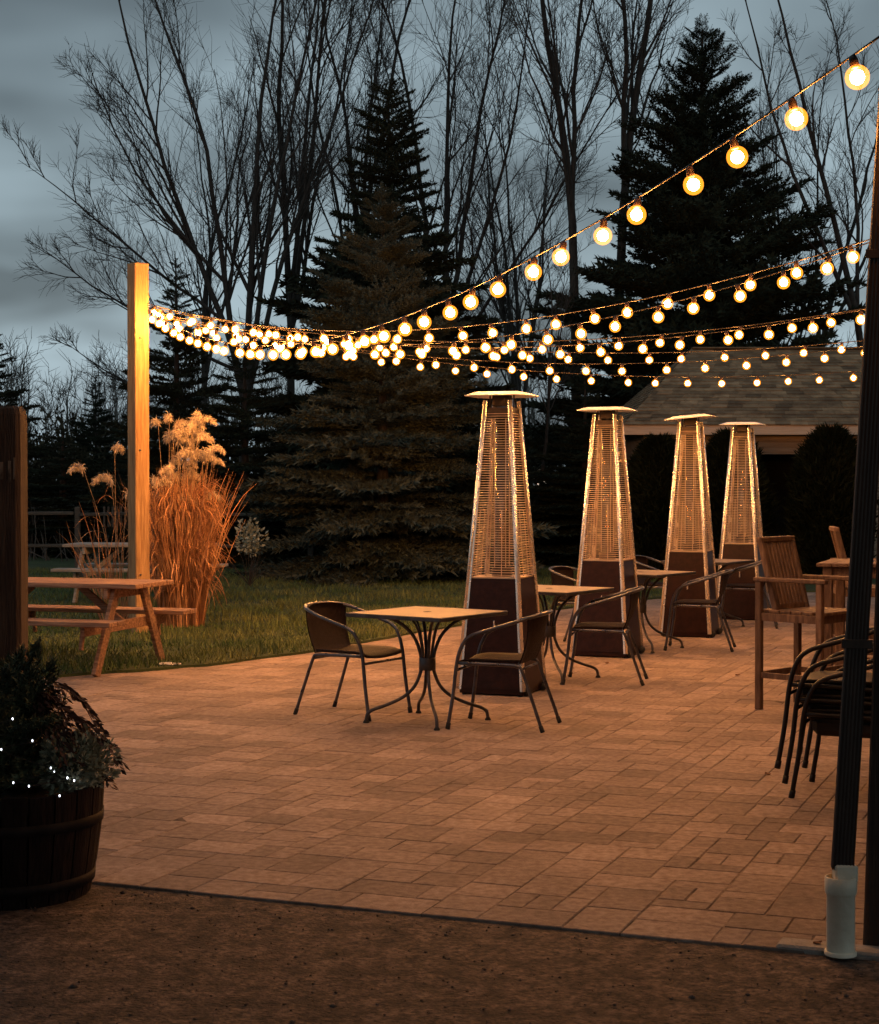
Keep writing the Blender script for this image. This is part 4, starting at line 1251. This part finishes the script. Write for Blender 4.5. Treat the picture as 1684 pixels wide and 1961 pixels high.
# ------------------------------------------------------------------ far white garden hut glimpsed between trunks
ht = thing('garden_hut', 'tiny far white hut with a lit window glimpsed right of the nearest heater', 'hut', ((1036 - 842) / F_PX * 50, 50, 0))
g = MB(); g.box((0, .5, .85), (.34, 1.0, 1.7)); g.build('wall', 'white_paint', ht)
g = MB(); g.add([(-.25, -.1, 1.68), (.25, -.1, 1.68), (.25, 1.1, 1.68), (-.25, 1.1, 1.68), (0, -.1, 1.9), (0, 1.1, 1.9)], [(0, 1, 4), (2, 3, 5), (0, 4, 5, 3), (1, 2, 5, 4), (3, 2, 1, 0)]); g.build('roof', 'shingle', ht)
for x in (-.06, .06):
    g = MB(); g.box((x, -.012, 1.5), (.085, .02, .12), .004); g.build('window', 'lit_window', ht)
g = MB(); g.box((.06, -.008, 1.2), (.09, .016, .36), .003); g.build('door_pane', 'white_paint', ht)

# ------------------------------------------------------------------ ornamental grass
def ribbon_mesh(P, W, sdir):
    """P: n x s x 3, W: n x s widths, sdir: n x 3 -> quads"""
    n, s, _ = P.shape
    A = P - sdir[:, None] * W[:, :, None]; B = P + sdir[:, None] * W[:, :, None]
    V = np.stack([A, B], 2).reshape(-1, 3)
    b = (np.arange(n)[:, None] * s + np.arange(s - 1)[None]) * 2
    return V, np.stack([b, b + 1, b + 3, b + 2], -1).reshape(-1, 4)
def plume_mesh(seed):
    rg = np.random.default_rng(seed); c = Cat()
    n = 430; t = rg.random(n)
    # a soft drooping brush: fine strands off an arched spine
    sp = np.stack([.15 * t ** 1.2, np.zeros(n), .15 * t - .17 * t * t], -1)
    d = unit(np.stack([.15 + .35 * t + rg.normal(0, .45, n), rg.normal(0, .60, n), .10 - .5 * t + rg.normal(0, .5, n)], -1))
    L = rg.uniform(.045, .085, n) * (1 - .3 * t)
    P = integrate(rg, sp, d, L, 3, -.42, .16)
    W = np.stack([np.full(n, .0018), np.full(n, .0030), np.full(n, .0026), np.full(n, .001)], -1)
    V, F = ribbon_mesh(P, W, unit(np.cross(d, rg.normal(0, 1, (n, 3)))))
    return fast_mesh('plume', V, F)
PLUMES = [plume_mesh(s) for s in range(4)]
def grass_clump(label, loc, seed, nbl, rad, hmin, hmax, nst, spread, plz, extra=(), lift=.55):
    rg = np.random.default_rng(seed)
    t = thing('ornamental_grass', label, 'grass clump', loc)
    az = rg.uniform(0, 2 * PI, nbl); r0 = rad * np.sqrt(rg.random(nbl))
    st = np.stack([r0 * np.cos(az), r0 * np.sin(az), np.zeros(nbl)], -1)
    a2 = az + rg.normal(0, .6, nbl); ti = rg.uniform(.02, spread, nbl)
    d = np.stack([np.sin(ti) * np.cos(a2), np.sin(ti) * np.sin(a2), np.cos(ti)], -1)
    L = rg.uniform(hmin, hmax, nbl)
    n_s = 8; P = np.empty((nbl, n_s + 1, 3)); P[:, 0] = st
    grav = rg.uniform(.0, .05, nbl) * np.where(rg.random(nbl) < .25, 2.2, 1)
    for k in range(n_s):
        d = unit(d + rg.normal(0, .07, (nbl, 3)) + np.stack([.3 * grav * np.cos(a2) * k / 4, .3 * grav * np.sin(a2) * k / 4, -grav * k / 4], -1))
        P[:, k + 1] = P[:, k] + d * (L / n_s)[:, None]
    # half of the leaves spring from the stalks higher up and hang over
    up = rg.random(nbl) < lift; m_ = int(up.sum())
    zz = rg.uniform(.35, 1.45, m_); aa = az[up] + rg.normal(0, .3, m_)
    rr0 = rad * (.35 + .75 * rg.random(m_))
    dd = np.stack([np.cos(aa) * .38, np.sin(aa) * .38, rg.uniform(.5, 1.4, m_)], -1); dd = unit(dd)
    pp = np.stack([rr0 * np.cos(aa), rr0 * np.sin(aa), zz], -1); LL = rg.uniform(.22, .50, m_)
    gv = rg.uniform(.15, .5, m_)
    Q = np.empty((m_, n_s + 1, 3)); Q[:, 0] = pp
    for k in range(n_s):
        dd = unit(dd + rg.normal(0, .10, (m_, 3)) - np.stack([0 * gv, 0 * gv, gv], -1)); Q[:, k + 1] = Q[:, k] + dd * (LL / n_s)[:, None]
    P[up] = Q
    P[:, :, 2] = np.maximum(P[:, :, 2], .02)
    W = (rg.uniform(.003, .0075, nbl)[:, None]) * np.array([.8, 1, 1, 1, .95, .85, .7, .45, .1])[None]
    V, F = ribbon_mesh(P, W, unit(np.stack([-np.sin(a2 + 1.2), np.cos(a2 + 1.2), np.zeros(nbl)], -1)))
    b = link('blades', fast_mesh('blades', V, F), 'miscanthus', t); b['kind'] = 'stuff'
    heads = []
    for k in range(nst):
        a = rg.uniform(0, 2 * PI); rr_ = rad * .9 * math.sqrt(rg.random())
        h = plz[0] + (plz[1] - plz[0]) * rg.random() ** .8; ln = rg.normal(0, .10, 2)
        heads.append(((rr_ * math.cos(a), rr_ * math.sin(a)), (rr_ * 1.25 * math.cos(a) + ln[0] + .04, rr_ * 1.25 * math.sin(a) + ln[1]), h))
    heads += list(extra)
    for (b0, tp, h) in heads:
        g = MB()
        p = smooth_path([(b0[0], b0[1], 0), (b0[0] * .7 + tp[0] * .3, b0[1] * .7 + tp[1] * .3, h * .5), (tp[0], tp[1], h)], 5)
        g.tube(p, [.004] * 6 + [.0025] * 5, 5)
        g.build('stalk', 'stalk', t)
        az_ = math.atan2(tp[1] - b0[1], tp[0] - b0[0] + .03) + rg.normal(0, .7)
        o = link('plume', PLUMES[rg.integers(4)], 'plume', t, (tp[0], tp[1], h - .04), (0, 0, az_)); s_ = rg.uniform(.85, 1.25); o.scale = (s_, s_, s_)
    return t
gl = ground_at(348, 18.5)
grass_clump('tall ornamental grass clump with many cream plumes right of the light post', (gl.x, gl.y, 0.0), 5, 2700, .235, .9, 1.80, 42, .06, (1.42, 2.32))
gl = ground_at(222, 18.9)
grass_clump('sparse dry ornamental grass with a single leaning plume left of the light post', (gl.x, gl.y, 0.0), 9, 90, .16, .7, 1.5, 3, .42, (1.35, 1.75),
            extra=(((.02, 0), (-.36, -.05), 1.76), ((.0, 0), (-.02, .05), 1.98)), lift=.35)

# pale low shrub right of the grass clump
def leafy(seed, n, rx, rz_, lmin, lmax, zc):
    rg = np.random.default_rng(seed)
    q = unit(rg.normal(0, 1, (n, 3))) * (rg.random(n) ** .45)[:, None]
    c = q * np.array([rx, rx, rz_]) * (1 + .15 * np.sin(q[:, :1] * 9)) + np.array([0, 0, zc])
    d = unit(q + rg.normal(0, .5, (n, 3)) + np.array([0, 0, .4])); sd = unit(np.cross(d, rg.normal(0, 1, (n, 3))))
    L = rg.uniform(lmin, lmax, n)[:, None]; w = L * .24
    V = np.stack([c, c + d * L * .5 + sd * w, c + d * L, c + d * L * .5 - sd * w], 1).reshape(-1, 3)
    return fast_mesh('leaves', V, np.arange(4 * n).reshape(-1, 4))
def stems_mesh(seed, n, r, h):
    rg = np.random.default_rng(seed)
    d = unit(np.stack([rg.normal(0, .45, n), rg.normal(0, .45, n), np.ones(n)], -1))
    V, F = batch_tubes(integrate(rg, np.zeros((n, 3)), d, rg.uniform(.6, 1, n) * h, 4, .02, .1), taper(np.full(n, r), 4, .3), 4)
    return fast_mesh('stems', V, F)
sh = ground_at(478, 25.5)
t = thing('pale_shrub', 'small pale leafy shrub between the grass clump and the central spruce', 'shrub', (sh.x, sh.y, .02))
link('leaves', leafy(8, 420, .22, .26, .04, .09, .72), 'pale_leaf', t); link('stems', stems_mesh(4, 14, .008, .75), 'twig', t)

# ------------------------------------------------------------------ barrel planter
BP = Vector((-1.675, 6.70, 0))
bp_ = thing('barrel_planter', 'dark half-barrel planter with iron hoops in the lower left corner', 'planter', (BP.x, BP.y, -0.0))
NS = 22; RT, RBm, HB = .360, .300, .415
for k in range(NS):
    a0 = 2 * PI * (k + .04) / NS; a1 = 2 * PI * (k + .96) / NS; g = MB(); vs = []
    zt = HB + .004 * math.sin(k * 2.3)
    zs = [-.03, .12, .27, zt]
    for z in zs:
        f = (z + .03) / (HB + .03); r1 = RBm + (RT - RBm) * f + .012 * math.sin(PI * f); r2 = r1 - .022
        for r_, a in ((r1, a0), (r1 + .002, (a0 + a1) / 2), (r1, a1), (r2, a1), (r2, a0)): vs.append((r_ * math.cos(a), r_ * math.sin(a), z))
    fs = []
    for i in range(3):
        for q in range(5): fs.append((i * 5 + q, i * 5 + (q + 1) % 5, (i + 1) * 5 + (q + 1) % 5, (i + 1) * 5 + q))
    fs.append((15, 16, 17, 18, 19)); g.add(vs, fs); g.build('stave', 'barrel_wood', bp_)
for z in (.06, .29):
    f = (z + .03) / (HB + .03); r1 = RBm + (RT - RBm) * f + .012 * math.sin(PI * f) + .003
    g = MB(); g.lathe([(r1 - .002, z - .02), (r1 + .002, z - .02), (r1 + .005, z + .02), (r1, z + .02)], 48); g.build('hoop', 'iron_hoop', bp_)
g = MB(); g.lathe([(0, .36), (.15, .37), (.30, .36), (.338, .345)], 24); g.build('soil', 'potting_soil', bp_)
# evergreen boughs in the barrel
ev = thing('potted_evergreen', 'dark bushy evergreen boughs filling the barrel planter', 'plant', (BP.x - .06, BP.y + .02, .36))
rg = np.random.default_rng(12); cat_ = Cat(); BTP = bough_template(9, 14, .62, 15, .10)
for k in range(64):
    az = k * 2.4; el = rg.uniform(.15, 1.45); L = rg.uniform(.20, .34) * (1.25 if el > 1.0 else 1)
    V, F = BTP; W = V * L; ca, sa, ce, se = math.cos(az), math.sin(az), math.cos(el), math.sin(el)
    x = W[:, 0] * ce - W[:, 2] * se; z = W[:, 0] * se + W[:, 2] * ce; y = W[:, 1]
    o_ = np.array([.10 * ca * rg.random(), .10 * sa * rg.random(), rg.uniform(0, .22)])
    cat_.add(np.stack([x * ca - y * sa, x * sa + y * ca, z], -1) + o_, F)
link('boughs', cat_.mesh('boughs'), 'planter_green', ev)
link('stems', stems_mesh(14, 12, .008, .35), 'twig', ev)
# brown drooping fronds
fr = thing('brown_frond', 'brown drooping cedar fronds arching out over the barrel rim', 'plant', (BP.x + .06, BP.y - .02, .38))
rg = np.random.default_rng(3)
for (az, z0_, L, rise) in ((R(-6), .62, .36, .32), (R(14), 1.05, .26, .26), (R(-22), .98, .22, .20), (R(5), .35, .30, .22), (R(-40), .75, .25, .25)):
    c2 = Cat(); ts = np.linspace(0, 1, 13)
    spine = np.stack([L * ts, np.zeros(13), z0_ * .3 + rise * ts - (rise + .10) * ts ** 2.2 + .06], -1)
    V, F = batch_tubes(spine[None], np.linspace(.004, .0015, 13)[None], 5); c2.add(V, F)
    for k in range(2, 13):
        for s in (-1, 1):
            for q in range(5):
                f = q / 4
                b = spine[k]; d = np.array([.55, s * .55, -.35 - .3 * f]); l_ = .085 * (1 - .5 * ts[k]) + .02
                p = b + d * l_ * f
                e = unit(np.array([.6 + rg.normal(0, .2), s * .4 + rg.normal(0, .25), -.5 + rg.normal(0, .2)])) * .042
                sd = unit(np.cross(e, rg.normal(0, 1, 3))) * .0075
                c2.add(np.array([p, p + e * .5 + sd, p + e, p + e * .5 - sd]), np.array([[0, 1, 2, 3]]))
    ca, sa = math.cos(az), math.sin(az)
    o = link('frond', c2.mesh('frond'), 'brown_frond', fr, None, (0, 0, az))
# dusty grey-green bush
du = thing('dusty_bush', 'pale grey-green feathery bush at the right side of the barrel planter', 'plant', (BP.x + .265, BP.y - .05, .40))
link('leaves', leafy(31, 4200, .145, .125, .014, .036, .10), 'dusty_green', du); link('stems', stems_mesh(7, 22, .003, .17), 'twig', du)

# ================================================================== light strings
def globe(r, n, m, name):
    mb = MB(); pr = []
    for k in range(m + 1):
        a = -PI / 2 + PI * k / m * .95
        pr.append((max(.0005, r * math.cos(a)), -.062 + r * math.sin(a)))
    mb.lathe(pr, n)
    return mb.mesh(name)
GLOBE_ME = globe(.040, 16, 10, 'bulb'); CORE_ME = globe(.024, 10, 6, 'glowing_core')
_g = MB(); _g.lathe([(.0005, .010), (.012, .008), (.0155, -.004), (.0155, -.030), (.013, -.033), (.0005, -.033)], 12)
SOCKET_ME = _g.mesh('socket')
def string_lights(label, P0, P1, sag, phase, spacing=.385):
    t = thing('string_lights', label, 'string lights', P0, 0, 'strings of lit globe bulbs over the patio')
    P0, P1 = Vector(P0), Vector(P1); n = 60
    def at(s):
        p = P0.lerp(P1, s); p.z -= 4 * sag * s * (1 - s); return p
    pts = [at(k / n) - P0 for k in range(n + 1)]
    g = MB(); g.tube(pts, 0.0042, 5); g.build('cable', 'cable', t)
    L = sum((pts[k + 1] - pts[k]).length for k in range(n)); nb = int((L - phase) / spacing)
    rr = random.Random(label)
    for k in range(nb + 1):
        s = (phase + (k + rr.uniform(-.09, .09)) * spacing) / L
        if s < .004: continue
        if s > .995: break
        p = at(s) - P0
        rot = (rr.uniform(-.30, .30), rr.uniform(-.30, .30), 0)
        link('socket', SOCKET_ME, 'socket', t, p + Vector((0, 0, -.012)), rot)
        b_ = link('bulb', GLOBE_ME, 'halo_glass', t, p + Vector((0, 0, -.012)), rot)
        link('glowing_core', CORE_ME, 'lit_globe', b_)
    return t
PA = (-2.985, 17.66)
def wall(k, z): p = uv(0.09, k); return (p.x, p.y, z)
string_lights('light string rising steeply to the upper right corner, the highest one', (PA[0], PA[1], 3.34), (1.405, 5.35, 3.00), .64, .23)
string_lights('upper of the two light strings meeting the barn at mid height', (PA[0], PA[1], 3.40), wall(4.5, 3.18), .48, .12)
string_lights('lower of the two light strings meeting the barn at mid height', (PA[0], PA[1], 3.32), wall(4.0, 3.10), .54, .33)
string_lights('upper light string of the pair just above the shed ridge', (PA[0], PA[1], 3.36), wall(8.5, 3.18), .42, .20)
string_lights('lower light string of the pair just above the shed ridge', (PA[0], PA[1], 3.33), wall(7.2, 3.03), .43, .05)
string_lights('upper of the two light strings crossing the shed roof below its ridge', (PA[0], PA[1], 3.38), wall(12.0, 3.18), .41, .10)
string_lights('lower of the two light strings crossing the shed roof below its ridge', (PA[0], PA[1], 3.31), wall(11.2, 3.10), .47, .28)
string_lights('lowest and flattest light string crossing in front of the shed roof', (PA[0], PA[1], 3.30), wall(15.2, 3.10), .47, .16)

# fairy lights in the barrel
fl = thing('fairy_lights', 'tiny white fairy lights wound through the barrel evergreen', 'fairy lights', (BP.x, BP.y, .36))
_g = MB(); _g.lathe([(.0005, -.004), (.0026, -.002), (.0029, .001), (.002, .004), (.0005, .005)], 8); FME = _g.mesh('bulb')
# pixel-row heights of the sparks turned into real spots on the near side of the plant
SP = [(0.08, -0.28, 0.345), (0.042, -0.3, 0.233), (0.213, -0.24, 0.154), (0.226, -0.24, 0.142), (0.089, -0.31, 0.111), (0.147, -0.31, 0.098), (0.25, -0.26, 0.053), (0.264, -0.19, 0.108), (0.288, -0.18, 0.096), (-0.021, -0.28, 0.302), (0.144, -0.24, 0.257)]
g = MB(); g.tube(smooth_path([(x, y, z) for x, y, z in sorted(SP, key=lambda q: -q[2])], 5), .0012, 4); g.build('wire', 'cable', fl)
for x, y, z in SP: link('bulb', FME, 'fairy_white', fl, (x, y, z))

# ------------------------------------------------------------------ small litter
def leaf_obj(label, loc, rz, s, mat='leaf'):
    g = MB(); ts = [0, .2, .45, .7, 1.0]; w = [.02, .30, .38, .24, .0]; vs = []
    for t_, w_ in zip(ts, w):
        for sx in (-1, 0, 1): vs.append(((t_ - .5) * s, sx * w_ * s, (.10 * abs(sx) + .30 * (t_ - .4) ** 2) * s + .003))
    fs = [(i * 3 + k, i * 3 + k + 1, i * 3 + k + 4, i * 3 + k + 3) for i in range(4) for k in range(2)]
    n0 = len(vs); vs += [(x, y, z - .0015) for x, y, z in vs]
    fs += [tuple(n0 + q for q in f_[::-1]) for f_ in fs]
    g.add(vs, fs)
    return tag(g.build('fallen_leaf', mat, None, loc, (0, 0, rz)), label, 'leaf', 'fallen leaves on the pavers')
p = ground_at(1415, 14.0); leaf_obj('curled orange-brown leaf on the pavers left of the near bar chair', (p.x, p.y, .003), .6, .055)
p = ground_at(1472, 9.28); leaf_obj('curled brown leaf on the pavers left of the stacked chairs', (p.x, p.y, .003), 1.9, .05)
p = ground_at(1124, 17.0); leaf_obj('dark reddish leaf on the pavers below the second heater', (p.x, p.y - 2.1, .003), 1.2, .06)
p = ground_at(1570, 5.86); leaf_obj('dark dry leaf at the foot of the white drain pipe', (p.x, p.y, .012), .3, .035)
g = MB(); rr = random.Random(4); vs = []
for j in range(4):
    for i in range(7): vs.append((-.09 + .03 * i, -.03 + .02 * j, .012 + rr.random() * .022))
g.add(vs, [(j * 7 + i, j * 7 + i + 1, (j + 1) * 7 + i + 1, (j + 1) * 7 + i) for j in range(3) for i in range(6)])
p = ground_at(325, 14.62)
tag(g.build('crumpled_paper', 'paper', None, (p.x, p.y, .012), (0, 0, -.2)), 'crumpled white paper scrap on the lawn edge by the picnic table', 'paper')
